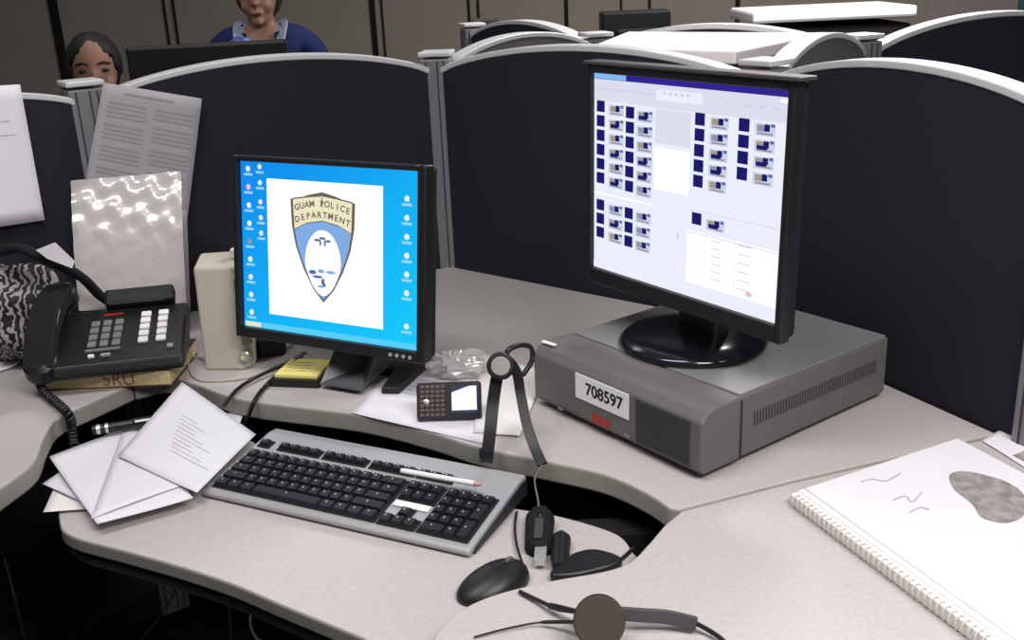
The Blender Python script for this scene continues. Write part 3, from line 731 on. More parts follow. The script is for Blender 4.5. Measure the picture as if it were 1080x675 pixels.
m = MB(); m.box((.028, .01, .212), (.014, .02, .018), bev=.003); m.build('top_tab', 'strip', t)
t2 = thing('cable_adapter', 'small grey block behind the left monitor beside the speaker', 'adapter', U(284, 378) + V((0, .03, 0)), .3)
m = MB(); m.box((0, 0, .02), (.055, .05, .04), bev=.008); m.build('adapter_body', 'casedark', t2)
m = MB(); m.tube([(.028, 0, .02), (.045, .02, .012), (.06, .05, .006)], .004, 8); m.build('lead', 'black', t2)
def cord(label, pts, r, mt, name='cable'):
    return tag(MB().tube(spline(pts, 8), r, 8).build(name, mt, smooth=True), label, 'cable')
cord('upper black cable curving from the monitor stand down behind the papers', [U(322, 372, DZ + .012), U(300, 384, DZ + .012), U(270, 398, DZ + .010), U(250, 411, DZ + .008), U(236, 428, DZ + .002)], .0035, 'black')
cord('black cable passing left of the sticky notes over the desk edge', [U(318, 376, DZ + .02), U(292, 396, DZ + .008), U(276, 412, DZ + .006), U(268, 424, DZ + .004), U(263, 436, DZ - .02), U(258, 448, DZ - .045)], .004, 'black')
cord('thin beige wire looping at the foot of the beige speaker', [U(226, 383, DZ + .006), U(205, 376, DZ + .004), U(199, 385, DZ + .003), U(205, 398, DZ + .003), U(222, 402, DZ + .003), U(262, 398, DZ + .003), U(292, 384, DZ + .003)], .0018, 'wire')

# ------------------------------------------------------------- telephone on phone book
a, b = U(52, 412), U(181, 407)
dx = b - a; yawp = math.atan2(dx.y, dx.x); bl = dx.length
t = thing('phone_book', 'thick yellow-edged book under the black telephone, red marker scrawl on edge', 'book', a, yawp)
m = MB(); m.box((bl / 2, .08, .016), (bl, .16, .028), bev=.002); m.build('page_block', 'book', t)
m = MB(); m.box((bl / 2, .082, .0315), (bl + .004, .162, .003)); m.box((bl / 2, .082, .001), (bl + .004, .162, .002)); m.build('cover', 'cover', t)
m = MB(); text_bm(m, '5RU', .034, (bl * .58, -.0012, .016), (1, 0, 0), (0, 0, 1), bold=-.0004); m.build('scrawl', 'redink', t)
PB = DZ + .033
a = U(62, 396, PB + .012); b = U(188, 382, PB + .012); dx = b - a; yawt = math.atan2(dx.y, dx.x); pw = dx.length + .01
t = thing('desk_telephone', 'black multi-line desk telephone with handset resting at its left', 'telephone', (a.x, a.y, PB), yawt)
SLP = .27
def tz(y): return .026 + y * .27
m = MB(); PDp = .185
pr = [V((-.012, 0, .0)), V((-.012, -.006, .008)), V((-.012, .002, tz(0))), V((-.012, PDp - .01, tz(PDp - .01))), V((-.012, PDp, tz(PDp) - .012)), V((-.012, PDp, .02)), V((-.012, PDp * .6, 0))]
m.solid(pr, (pw + .012, 0, 0)); m.build('telephone_base', 'black', t, bev=.006)
m = MB(); m.box((pw * .5, .006, tz(0) - .006), (pw * .86, .010, .006), bev=.002); m.build('front_ledge', 'rim', t)
RX = Matrix.Rotation(.2637, 3, 'X')
m = MB(); m.box((pw * .60, PDp + .0, tz(PDp) + .012), (pw * .60, .035, .030), rot=Matrix.Rotation(.7, 3, 'X'), bev=.006); dsp = m.build('display_hood', 'black', t)
m = MB(); m.box((pw * .58, PDp - .016, tz(PDp) + .018), (pw * .48, .002, .020), rot=Matrix.Rotation(-.45, 3, 'X')); m.build('display', 'lcd', dsp)
def pkey(x, y, w, d, mt, nm='key'):
    m = MB(); m.box((0, 0, .002), (w, d, .006), bev=.0012, seg=1); o = m.build(nm, mt, t)
    o.location = (x, y, tz(y)); o.rotation_euler = (.2637, 0, 0); return o
kx = pw * .24
for i in range(3):
    for j in range(4): pkey(kx + i * .0215, .058 + j * .022, .015, .0165, 'phonekey')
m = MB(); m.box((kx + .0215, .040, tz(.040) + .001), (.062, .006, .004), rot=RX); m.build('keypad_ledge', 'phonekey', t)
for i in range(2):
    for j in range(5): pkey(pw * .66 + i * .0320, .058 + j * .021, .018, .0150, 'white', 'line_label')
pkey(kx + .003, .022, .011, .007, 'white'); pkey(kx + .028, .022, .017, .007, 'disc_light'); pkey(pw * .89, .030, .011, .010, 'disc_light')
m = MB(); m.box((kx + .03, .155, tz(.155) + .0006), (.035, .006, .001), rot=RX); m.build('red_lettering', 'red', t)
# handset (a part of the phone that hangs in its cradle: a thing of its own)
h0 = U(40, 384, PB + .035); h1 = U(62, 304, PB + .125)
t = thing('telephone_handset', 'black handset resting upright on the left side of the telephone', 'handset', ((h0 + h1) / 2).to_tuple(), 0)
ce = (h0 + h1) / 2; ax = (h1 - h0).normalized(); 
hl = (h1 - h0).length * .5 + .005
hs = min(hl, .122)
upv = V((0, 0, 1)); sidev = ax.cross(upv).normalized(); upv = sidev.cross(ax)
pts = [(-hs, -.012), (-hs * .8, -.004), (-hs * .4, .012), (0, .017), (hs * .4, .012), (hs * .8, -.004), (hs, -.012)]
m = MB(); m.band(spline([ax * x + upv * z for x, z in pts], 5), sidev, .026, .030); m.build('grip', 'black_rough', t, bev=.006)
for s_ in (-1, 1):
    m = MB(); m.lathe([(.027, -.020), (.031, -.012), (.030, .012), (.020, .020)], 28, ax * (s_ * hs * .88) + upv * -.016, upv); m.build('earpiece' if s_ > 0 else 'mouthpiece', 'black', t, smooth=False)
m = MB(); m.tube(spline([ax * (-hs * .7) + upv * .014 + sidev * .023, upv * .026 + sidev * .025, ax * (hs * .3) + upv * .022 + sidev * .023], 6), .0016, 6); m.build('chrome_edge', 'silver', t)
# coiled handset cord
cp = spline([U(38, 396, DZ + .03), U(46, 412, DZ + .016), U(60, 425, DZ + .013), U(72, 437, DZ + .012), U(76, 452, DZ - .02), U(78, 470, TZ + .02)], 26)
m = MB(); coil = []
for i, p in enumerate(cp):
    tg = (cp[min(i + 1, len(cp) - 1)] - cp[max(i - 1, 0)]).normalized(); x = tg.orthogonal().normalized(); y = tg.cross(x); a_ = i * 1.25
    coil.append(p + .0065 * (cos(a_) * x + sin(a_) * y))
m.tube(coil, .0033, 6)
tag(m.build('handset_cord', 'black', smooth=True), 'thick coiled dark cord hanging from the telephone over the desk edge', 'cord')
# patterned pouch, strap and white scraps at far left
bc = U(22, 375, DZ)
bc = Uy(20, 322, 1.93); 
m = MB(); r = random.Random(2)
m.ball((0, 0, 0), (.125, .065, .115), seg=36, disp=lambda c: 1 + .10 * sin(7 * c.x + 3 * c.z) + .07 * cos(9 * c.z + 4 * c.y))
for v in m.bm.verts: v.co.z = max(v.co.z, -.105)
o = m.build('patterned_pouch', 'pattern', smooth=True); o.location = (bc.x - .04, bc.y, DZ + .105); tag(o, 'black and white patterned pouch behind the telephone handset', 'bag')
cord('thick black strap crossing from the patterned pouch behind the telephone', [Uy(-10, 268, 1.90), Uy(20, 262, 1.86), Uy(45, 272, 1.86), Uy(68, 282, 1.90), Uy(88, 294, 1.94), Uy(106, 312, 1.98), Uy(122, 322, 2.0)], .010, 'black_rough', 'strap')
q = [Uy(38, 264, 1.84), Uy(58, 256, 1.87), Uy(64, 269, 1.87), Uy(79, 276, 1.86), Uy(76, 283, 1.84), Uy(50, 273, 1.83)]
m = MB(); m.solid(q, (0, .0008, .0006)); o = m.build('paper_scrap', 'paper_grey'); tag(o, 'torn white paper scrap on top of the black strap', 'paper')
cup = U(-14, 392, DZ)
t = thing('paper_cup', 'white cup cut off by the left edge of the picture', 'cup', (cup.x, cup.y + .03, DZ))
m = MB(); m.lathe([(.028, 0), (.030, .004), (.038, .085), (.0395, .088), (.0375, .088), (.029, .006)], 36); m.build('cup_wall', 'white', t, smooth=True)
m = MB(); m.lathe([(.045, 0), (.052, .004), (.052, .008), (.045, .006)], 36, (.0, 0, 0)); m.build('saucer', 'white', t, smooth=True)

# ------------------------------------------------------------- pinned sheets
def panel_plane(a, b):
    d = (b - a).normalized(); n = V((d.y, -d.x, 0)); return n
def pinned(name, label, px, P0, n, off, matn, N=10, bend=.004, cat='paper', smoothm=True, nm='page'):
    Q = [Upl(x, y, P0 + n * off, n) for x, y in px]; o0 = Q[3].copy()
    t = thing(name, label, cat, Q[3])
    m = MB(); g = [[None] * (N + 1) for _ in range(N + 1)]
    def at(u, v): return Q[0] * (1 - u) * (1 - v) + Q[1] * u * (1 - v) + Q[2] * u * v + Q[3] * (1 - u) * v + n * bend * sin(u * pi) * (v ** 1.5) - o0
    for i in range(N + 1):
        for j in range(N + 1): g[i][j] = m.bm.verts.new(at(i / N, j / N))
    for i in range(N):
        for j in range(N): m.bm.faces.new((g[i][j], g[i + 1][j], g[i + 1][j + 1], g[i][j + 1]))
    m.build(nm, matn, t, smooth=True, solid=.0005)
    return t, (lambda u, v, up=.001: at(u, v) + n * up)
n12 = panel_plane(p1, p2)
tt, P = pinned('printed_sheet', 'greyish printed sheet in two columns pinned over the partition top', [(109, 87), (213, 104), (197, 236), (86, 212)], p1, n12, .012, 'paper_grey')
rows = [(.22, .72, .055)] + [(.07, .46, .14 + .036 * i) for i in range(17) if i % 5 != 4] + [(.54, .94, .14 + .036 * i) for i in range(17) if i % 5 != 3]
bars(tt, P, rows, mat('soft_print', (.355, .325, .355), .8, .1), hh=.016, up=.0014)
n10 = panel_plane(c0, c1)
tt, P = pinned('printed_sheet', 'white sheet pinned to the partition at the left edge', [(-70, 94), (21, 89), (47, 232), (-60, 247)], p1 + V((0, 0, 0)), n10, .014, 'paper')
bars(tt, P, [(.35, .8, .25), (.3, .85, .35)], 'ink_light', hh=.008)
m = MB(); m.lathe([(.005, 0), (.004, .006), (.006, .009)], 14, P(.6, .03, .001), n10); m.build('push_pin', 'strip', tt)
tt, P = pinned('paper_sheet', 'plain greyish sheet behind the plastic sleeve, right edge showing', [(150, 215), (197, 222), (201, 330), (150, 330)], p1, n12, .018, 'paper_grey')
# plastic sleeve leaning against panel, with paper inside
Lb = [Uy(84, 328, 2.005), Uy(197, 322, 2.04)]
Lt = [Uy(75, 191, 2.085), Uy(191, 181, 2.13)]
t = thing('plastic_sleeve', 'clear plastic sleeve with creased glare holding paper, leaning behind the telephone', 'document sleeve', Lb[0])
o0 = Lb[0].copy(); N = 40; r = random.Random(11)
def sl(u, v, k=1.): return Lt[0] * (1 - u) * (1 - v) + Lt[1] * u * (1 - v) + Lb[1] * u * v + Lb[0] * (1 - u) * v - o0
nn = (Lt[1] - Lt[0]).cross(Lb[0] - Lt[0]).normalized()
if nn.y > 0: nn = -nn
m = MB(); g = [[None] * (N + 1) for _ in range(N + 1)]
for i in range(N + 1):
    for j in range(N + 1): g[i][j] = m.bm.verts.new(sl(i / N * .94 + .03, j / N * .94 + .04))
for i in range(N):
    for j in range(N): m.bm.faces.new((g[i][j], g[i + 1][j], g[i + 1][j + 1], g[i][j + 1]))
pg = m.build('inner_page', mat('sleeve_paper', (.58, .53, .52), .8, .2, noise=.12, nscale=22), t, solid=.0005)
m = MB()
for i in range(18): 
    if i % 6 != 5:
        for (u0, u1) in ((.15, .45), (.52, .52 + .2 + .2 * r.random())):
            v = .40 + i * .027; m.face([sl(u0, v) + nn * .001, sl(u1, v) + nn * .001, sl(u1, v + .008) + nn * .001, sl(u0, v + .008) + nn * .001])
m.build('printed_text', 'ink_light', t)
m = MB(); g = [[None] * (N + 1) for _ in range(N + 1)]
for i in range(N + 1):
    for j in range(N + 1):
        u, v = i / N, j / N
        amp = .0042 * max(.12, 1 - 1.5 * v) ; bulge = .012 * sin(pi * v)
        g[i][j] = m.bm.verts.new(sl(u, v) + nn * (.005 + bulge + amp * (sin(u * 23 + v * 12) * cos(v * 29 - u * 8) + .5 * sin(u * 9 - v * 31)) + .0007 * r.uniform(-1, 1)))
for i in range(N):
    for j in range(N): m.bm.faces.new((g[i][j], g[i + 1][j], g[i + 1][j + 1], g[i][j + 1]))
m.build('sleeve_film', 'sleeve', t, smooth=True)

# ------------------------------------------------------------- notebook at the right
nb0 = U(833, 524, DZ + .012); nb1 = U(1010, 462, DZ + .018)
yawn = math.atan2((nb1 - nb0).y, (nb1 - nb0).x); yn = yawn + .03
yn = -math.radians(69.8) + pi / 2
t = thing('spiral_notebook', 'thick open spiral notebook with a brown-grey map sketch at lower right', 'notebook', (nb0.x, nb0.y, DZ), yn)
NL = .44
tr = Matrix.Rotation(-yn, 3, 'Z') @ (nb1 - nb0); tr.z = 0
def quad(x0, x1, y1=-NL):
    a_ = tr * (x0 / tr.length); b_ = tr * (x1 / tr.length); return [(a_.x, a_.y - .001), (b_.x, b_.y - .001), (b_.x, b_.y + y1), (a_.x, a_.y + y1)]
NW = tr.length
m = MB(); m.prism(quad(.0, NW), .001, .017); m.build('page_block', 'paper_warm', t, bev=.001)
m = MB(); m.prism(quad(.014, NW - .001), .0174, .0182); m.build('top_page', 'paper', t)
m = MB(); m.prism(quad(.024, .0255), .0183, .0186); m.build('ruled_margin', 'ink_light', t)
nm = 44
for i in range(nm):
    if i == 0:
        m = MB(); m.tube([(.0075 * cos(a) + .003, 0, .0105 + .009 * sin(a)) for a in [2 * pi * k / 16 for k in range(17)]], .0011, 6)
        ring = m.build('binding_ring', mat('grey_white_coil', (.62, .59, .55), .4, .5), t, smooth=True)
    else: ring = ring.copy(); C.objects.link(ring); ring.parent = t
    ring.location = (0, -.012 - i * (NL - .02) / nm, 0)
def npnt(px, py): 
    w = U(px, py, DZ + .018); q = Matrix.Rotation(-yn, 3, 'Z') @ (w - V((nb0.x, nb0.y, 0))); return V((q.x, q.y, .0189))
sk = [npnt(*q) for q in [(1001, 503), (1008, 498), (1022, 498), (1045, 503), (1064, 510), (1078, 520), (1084, 534), (1078, 546), (1062, 552), (1046, 550), (1034, 545), (1027, 534), (1018, 526), (1006, 516)]]
m = MB(); m.face([V((p.x, p.y, p.z)) for p in spline(sk, 4, True)]); m.build('map_sketch', 'sketch', t)
def scrib(px): return [npnt(*q) + V((0, 0, .0002)) for q in px]
m = MB()
for s_ in ([(908, 509), (920, 506), (934, 508), (950, 500), (940, 505)], [(942, 528), (955, 524), (962, 530), (972, 520)], [(960, 541), (970, 536), (980, 538)]):
    m.tube(spline(scrib(s_), 5), .0008, 5)
m.build('handwriting', 'ink_light', t)
# sheet at the far right behind the notebook
tt, P = sheet('paper_sheet', 'white sheet at the right edge behind the spiral notebook', 'paper', [U(1035, 466), U(1090, 500), U(1160, 470), U(1095, 432)], Z + .001, 'paper', seed=31, wave=.001)
m = MB(); m.face([P(.55, .05, .001), P(1, .1, .001), P(1, .5, .001), P(.6, .45, .001)]); m.build('printed_patch', 'sketch', tt)

# ------------------------------------------------------------- headsets
# upright headset behind the keyboard
H = Uy(528, 386, 1.47)
Lf = Uy(513, 488, 1.415); Rf = Uy(572, 490, 1.37)
t = thing('telephone_headset', 'black headset standing behind the keyboard with round light grey disc on top', 'headset', H)
hn = (CAM - H).normalized()
m = MB(); m.lathe([(.019, -.008), (.0215, -.004), (.0215, .006), (.019, .010)], 36, (0, 0, 0), hn); m.build('ear_disc', 'black', t, bev=.001)
m = MB(); m.lathe([(.0145, .009), (.0145, .0115), (.013, .012)], 36, (0, 0, 0), hn); m.build('disc_face', 'disc_light', t)
m = MB(); m.band(spline([Uy(524, 398, 1.472) - H, Uy(520, 425, 1.46) - H, Uy(517, 455, 1.435) - H, Lf - H], 6), V((1, 0, 0)), .0095, .005); m.build('headband_left', 'black', t, bev=.001)
m = MB(); m.box(Uy(513, 478, 1.42) - H, (.022, .010, .018), bev=.003); m.build('slider', 'black', t)
m = MB(); m.band(spline([Uy(536, 380, 1.475) - H, Uy(545, 393, 1.47) - H, Uy(549, 415, 1.46) - H, Uy(555, 445, 1.43) - H, Uy(563, 470, 1.40) - H, Rf - H], 6), V((1, 0, .1)), .0078, .005); m.build('headband_right', 'black', t, bev=.001)
m = MB(); m.tube(spline([Uy(530, 378, 1.475) - H, Uy(538, 368, 1.48) - H, Uy(550, 364, 1.50) - H, Uy(560, 367, 1.53) - H, Uy(561, 380, 1.53) - H, Uy(552, 395, 1.49) - H], 8), .0042, 8); m.build('boom_loop', 'black', t, smooth=True)
cord('thin grey wire dropping from the headset band to the black connector', [Rf, Uy(564, 505, 1.36), Uy(567, 525, 1.34), U(570, 545, TZ + .03)], .0014, 'greywire')
# inline connectors on the shelf
A = U(567, 588, TZ + .008); B = U(570, 542, TZ + .012); d = B - A
t = thing('cable_connector', 'black in-line headset connector with silver tip on the shelf', 'connector', A)
m = MB(); m.tube([d * .12, d * .2, d * .85, d * 1.02], [.012, .019, .021, .014], 20); m.build('connector_body', 'black_rough', t, bev=.001)
m = MB(); m.box(d * .45 + V((0, -.008, .019)), (.012, .05, .004), rot=Matrix.Rotation(math.atan2(-d.x, d.y), 3, 'Z'), bev=.001); m.build('release_button', 'rim', t)
m = MB(); m.box(d * -.02 + V((.004, 0, .004)), (.016, .035, .010), rot=Matrix.Rotation(math.atan2(-d.x, d.y), 3, 'Z'), bev=.001); m.build('metal_tip', 'silver', t)
A = U(590, 600, TZ + .008); B = U(592, 566, TZ + .010); d = B - A
t = thing('cable_plug', 'short stubby black plug beside the silver-tipped connector', 'connector', A)
m = MB(); m.tube([d * 0, d * .3, d * .9, d], [.009, .013, .014, .010], 18); m.build('plug_body', 'black', t)
m = MB(); m.tube([d * .95, d * 1.12], .005, 10); m.build('plug_neck', 'black', t)
# crescent shaped earpiece
t = thing('ear_hook', 'flat black crescent ear hook lying against the desk edge', 'headset part', U(620, 600, TZ))
o0 = U(620, 600, TZ)
cr = [U(*q, TZ + .006) - o0 for q in [(580, 611), (592, 597), (606, 588), (625, 584), (645, 588), (656, 594), (650, 600), (630, 606), (605, 611)]]
m = MB(); m.solid([V((p.x, p.y, .001)) for p in spline(cr, 4, True)], (0, 0, .014)); m.build('hook_body', 'black', t, bev=.004)
m = MB(); m.tube(spline([U(651, 593, TZ + .012) - o0, U(660, 586, TZ + .014) - o0, U(668, 578, TZ + .012) - o0], 5), .0028, 8); m.build('hook_lead', 'black', t)
# headset on the near desk
hc = U(632, 678, DZ)
HC = V((U(632, 655, DZ + .03).x, U(632, 655, DZ + .03).y, DZ + .030))
t = thing('telephone_headset', 'dark headset with a big round brown-grey pad on the near desk', 'headset', HC)
hn = (CAM - HC).normalized(); hn = (hn + V((0, 0, -.15))).normalized()
m = MB(); m.lathe([(.024, -.010), (.0285, -.006), (.0285, .005), (.0275, .008)], 44, (0, 0, 0), hn); m.build('ear_cup', 'black', t)
m = MB(); m.lathe([(.0278, .006), (.0282, .009), (.0265, .0115)], 44, (0, 0, 0), hn); m.build('ear_pad', 'bronze', t)
def hz(px, py, z): return U(px, py, DZ + z) - HC
m = MB(); m.band(spline([hz(652, 647, .022), hz(680, 649, .020), hz(705, 651, .017), hz(735, 658, .012)], 6), V((.1, .5, 1)), .0078, .006); m.build('headband', 'rim', t, bev=.002)
m = MB(); m.tube(spline([hz(733, 657, .012), hz(748, 665, .009), hz(762, 675, .007), hz(775, 690, .004)], 5), .0028, 8); m.build('boom_arm', 'black', t)
m = MB(); m.tube(spline([hz(548, 624, .004), hz(565, 632, .006), hz(582, 640, .010)], 5), .0026, 8); m.tube([hz(580, 639, .010), hz(592, 642, .014), hz(608, 645, .022)], [.004, .0042, .003], 10); m.build('lead_upper', 'black', t)
m = MB(); m.tube(spline([hz(500, 672, .0025), hz(530, 664, .004), hz(565, 657, .006), hz(590, 656, .012), hz(608, 656, .02)], 6), [.0012] * 14 + [.0022] * 11, 8); m.build('lead_lower', 'black', t)

# cords in the dark below the desks
for lb, q, mt in (('grey cord hanging in the dark below the side desk', [Uy(5, 590, 1.75), Uy(18, 640, 1.75), Uy(32, 700, 1.8)], 'greywire'),
                  ('grey cord slanting below the curved shelf', [Uy(192, 605, 1.6), Uy(176, 640, 1.65), Uy(150, 675, 1.7), Uy(130, 710, 1.7)], 'greywire'),
                  ('thin dark cord hanging straight below the shelf', [Uy(240, 622, 1.6), Uy(243, 660, 1.6), Uy(243, 720, 1.6)], 'greywire'),
                  ('white curled wire below the shelf edge', [Uy(277, 635, 1.4), Uy(268, 642, 1.4), Uy(264, 655, 1.4), Uy(270, 672, 1.4), Uy(285, 680, 1.4)], 'strip')):
    cord(lb, q, .0022, mt)
# ------------------------------------------------------------- background things
# white cabinet top glowing under the lights, between our panels and the far ones
t = thing('storage_cabinet', 'bright off-white cabinet top between the near and far partitions', 'cabinet', (0, 0, 0))
ctr = (p2 + p3 + pA + pB) / 4
dia = [ctr + (q - ctr) * k for q, k in ((c2.lerp(c3, .42), .72), (c3, .76), (pB, .84), (pA.lerp(pB, .12), .84))]
m = MB(); m.prism([(ctr.x + (q.x - ctr.x) * .95, ctr.y + (q.y - ctr.y) * .95) for q in dia], .0, 1.24); m.build('cabinet_body', 'fabric_lit', t)
m = MB(); m.prism([(q.x, q.y) for q in dia], 1.24, 1.266); m.build('cabinet_top', 'shelf', t, bev=.004)
a = Uy(793, 13, 4.3); b = Uy(966, 13, 4.3)
t = thing('counter_unit', 'distant dark counter with a bright white top at upper right', 'counter', ((a.x + b.x) / 2, 4.5, 0), .0)
m = MB(); m.box((0, 0, a.z / 2 - .035), (b.x - a.x - .03, .38, a.z - .07)); m.build('counter_body', 'darkcloth', t)
m = MB(); m.box((0, 0, a.z - .022), (b.x - a.x, .44, .045), bev=.012, rot=Matrix.Rotation(.0, 3, 'Y')); m.build('counter_top', 'white', t)
def bg_monitor(px, Y, label, deep=.05, tl=0., w=None, hh=.3, yaw=0., mt='black'):
    a = Uy(px[0], px[1], Y); b = Uy(px[2], px[3], Y); w = (b - a).length; c = (a + b) / 2
    t = thing('computer_monitor', label, 'monitor', (c.x, c.y, DZ), yaw)
    top = c.z - DZ
    m = MB(); m.box((0, 0, top - hh / 2), (w, deep, hh), rot=Matrix.Rotation(tl, 3, 'Y'), bev=.008); m.build('back_shell', mt, t)
    m = MB(); m.box((0, -deep * .6, top - hh / 2), (w * .6, deep * .6, hh * .6), rot=Matrix.Rotation(tl, 3, 'Y'), bev=.01); m.build('rear_bulge', 'black_rough', t)
    m = MB(); m.box((0, 0, (top - hh * .6) / 2), (.07, .04, max(.05, top - hh * .6)), bev=.005); m.build('stand_neck', mt, t)
    m = MB(); m.lathe([(.11, 0), (.11, .01), (.09, .016)], 32); m.build('stand_base', mt, t)
    return t
bg_monitor((136, 50, 301, 41), 2.98, 'back of a dark wide monitor between the two seated women', hh=.34, yaw=.12)
bg_monitor((633, 9, 705, 13), 3.9, 'back of a small dark monitor above the middle partitions', hh=.3, deep=.12)
bg_monitor((497, 20, 528, 18), 3.9, 'small grey device top peeking over the far arch at centre', hh=.25, mt='rim')
# a desk for each of the people beyond
def far_desk(x, y, w, d, rz, label):
    t = thing('far_desk', label, 'desk', (x, y, 0), rz)
    m = MB(); m.box((0, 0, DZ - .02), (w, d, .036), bev=.004); m.build('worktop', 'laminate', t)
    for sx in (-1, 1): m = MB(); m.box((sx * (w / 2 - .02), 0, (DZ - .04) / 2), (.03, d - .06, DZ - .04)); m.build('support_leg', 'black_rough', t)
far_desk(-.80, 2.84, 1.1, .36, .12, 'desk on the other side of the partition holding the dark monitor')
far_desk(.45, 3.95, 1.3, .62, 0, 'desk in the far workstation holding the small dark monitor')

# ------------------------------------------------------------- people
def person(name, label, base, face_dir, head_c, cloth, hair, seated, top_fn, yaw, hs=1.):
    """body: skin-modifier figure in local space, +y is where the person faces"""
    t = thing(name, label, 'person', base, yaw)
    hz_ = head_c; neck = hz_ - .125 * hs; sh = neck - .036
    hip = .50 if seated else sh - .50
    V_, E_, Rr = [], [], []
    def add(p, r, par=None):
        V_.append(V(p)); Rr.append(r); i = len(V_) - 1
        if par is not None: E_.append((par, i))
        return i
    pel = add((0, 0, hip), (.125, .095)); ab = add((0, .01, (hip + sh) / 2 - .04), (.115, .085), pel); ch = add((0, .005, sh - .10), (.125, .088), ab); ub = add((0, 0, sh - .01), (.075, .06), ch)
    nk = add((0, .008, neck + .01), (.045, .045), ub); hd = add((0, .015, hz_ - .03), (.052, .058), nk)
    hd2 = add((0, .010, hz_ + .045), (.060, .068), hd)
    tips = []
    for s in (-1, 1):
        s0 = add((s * .12, 0, sh - .008), (.056, .050), ub); s1 = add((s * .178, -.005, sh - .035), (.045, .042), s0)
        if seated: el = (s * .22, .05, sh - .30); wr_ = (s * .14, .28, DZ + .045)
        else: el = (s * .235, -.02, sh - .31); wr_ = (s * .22, .10, sh - .52)
        e = add(el, (.034, .034), s1); fa = add(tuple(V(el).lerp(V(wr_), .5)), (.031, .031), e); w = add(wr_, (.019, .023), fa)
        dirv = (V(wr_) - V(el)).normalized(); hv = V((-s * .2, dirv.y, dirv.z * .4)).normalized(); sidv = V((1, 0, 0))
        pm = add(tuple(V(wr_) + hv * .045), (.022, .034), w)
        for k in range(4):
            off = (k - 1.5) * .018 * s; L = (.062, .072, .068, .052)[k]
            k0 = add(tuple(V(wr_) + hv * .085 + sidv * off), (.0095, .0095), pm)
            k1 = add(tuple(V(wr_) + hv * (.085 + L * .5) + sidv * off * 1.1 + V((0, 0, -.006))), (.0085, .0085), k0)
            add(tuple(V(wr_) + hv * (.085 + L * .95) + sidv * off * 1.1 + V((0, 0, -.02))), (.007, .007), k1)
        th0 = add(tuple(V(wr_) + hv * .03 + sidv * (-s * .03)), (.011, .011), w); add(tuple(V(wr_) + hv * .065 + sidv * (-s * .048) + V((0, 0, -.008))), (.009, .009), th0)
        h0_ = add((s * .085, .01, hip - .03), (.085, .08), pel)
        if seated: kn = (s * .11, .40, .47); an = (s * .11, .38, .09)
        else: kn = (s * .09, .02, hip * .52); an = (s * .095, -.01, .09)
        k_ = add(kn, (.058, .058), h0_); cf = add(tuple(V(kn).lerp(V(an), .4)), (.052, .052), k_); a_ = add(an, (.036, .038), cf); ft = add((an[0], an[1] + .06, .045), (.038, .032), a_); add((an[0], an[1] + .15, .03), (.036, .022), ft)
    me = bpy.data.meshes.new('body'); me.from_pydata([tuple(v) for v in V_], E_, [])
    o = bpy.data.objects.new('body', me); C.objects.link(o); me.materials.append(M['skin'])
    sk = o.modifiers.new('skin', 'SKIN'); sk.use_smooth_shade = True
    for i, sv in enumerate(me.skin_vertices[0].data): sv.radius = Rr[i]; sv.use_root = (i == 0)
    sb = o.modifiers.new('sub', 'SUBSURF'); sb.levels = 2; sb.render_levels = 2
    dg = bpy.context.evaluated_depsgraph_get(); dg.update(); bme = bpy.data.meshes.new_from_object(o.evaluated_get(dg))
    bpy.data.objects.remove(o)
    # cloth shell = limbs & torso pushed outwards below neckline
    bm = bmesh.new(); bm.from_mesh(bme); bm.normal_update()
    cl = bm.copy()
    # head with features joined and fused by remesh
    q = MB(); q.bm.free(); q.bm = bm
    q.ball((0, .012, hz_ + .012), (.074 * hs, .092 * hs, .112 * hs), seg=28)
    q.ball((0, .030, hz_ - .055), (.052 * hs, .062 * hs, .052 * hs), seg=18)
    q.ball((0, .100 * hs, hz_ - .008), (.012, .018, .026), seg=12); q.ball((0, .108 * hs, hz_ - .024), (.016, .013, .010), seg=12)
    q.ball((-.032, .070 * hs, hz_ - .032), (.026, .022, .026), seg=12); q.ball((.032, .070 * hs, hz_ - .032), (.026, .022, .026), seg=12)
    q.ball((0, .098 * hs, hz_ - .055), (.024, .014, .010), seg=12); q.ball((0, .085 * hs, hz_ - .085), (.022, .018, .016), seg=12)
    for s in (-1, 1): q.ball((s * .076 * hs, .005, hz_ - .005), (.010, .020, .032), seg=12)
    body = q.build('body', 'skin', t, smooth=True)
    md = body.modifiers.new('fuse', 'REMESH'); md.mode = 'VOXEL'; md.voxel_size = .0065; md.use_smooth_shade = True
    ms = body.modifiers.new('smooth', 'CORRECTIVE_SMOOTH') if False else body.modifiers.new('smooth', 'SMOOTH'); ms.factor = .5; ms.iterations = 5
    # clothing
    kill = [v for v in cl.verts if v.co.z > sh + .075 or (v.co.z > sh + .030 and abs(v.co.x) < .058) or (v.co.z > sh - .03 and abs(v.co.x) < .03 and v.co.y > .02) or (abs(v.co.y) > .0 and seated and v.co.y > .265 and v.co.z > DZ - .06 and abs(v.co.x) < .2) or (not seated and v.co.y > .07 and abs(v.co.x) > .17 and v.co.z < sh - .49 and v.co.z > sh - .8)]
    bmesh.ops.delete(cl, geom=kill, context='VERTS')
    for v in cl.verts: v.co += v.normal * .010
    legs = cl.copy()
    hemz = hip - .04
    bmesh.ops.delete(cl, geom=[v for v in cl.verts if v.co.z < hemz and (abs(v.co.x) < .17 or v.co.z < hemz - .1)], context='VERTS')
    q = MB(); q.bm.free(); q.bm = cl; q.build('jacket', cloth, t, smooth=True, solid=.006)
    bmesh.ops.delete(legs, geom=[v for v in legs.verts if v.co.z > hemz + .02 or (abs(v.co.x) > .16 and v.co.z > hemz - .3) or v.co.z < .07], context='VERTS')
    q = MB(); q.bm.free(); q.bm = legs; q.build('trousers', 'darkcloth', t, smooth=True, solid=.004)
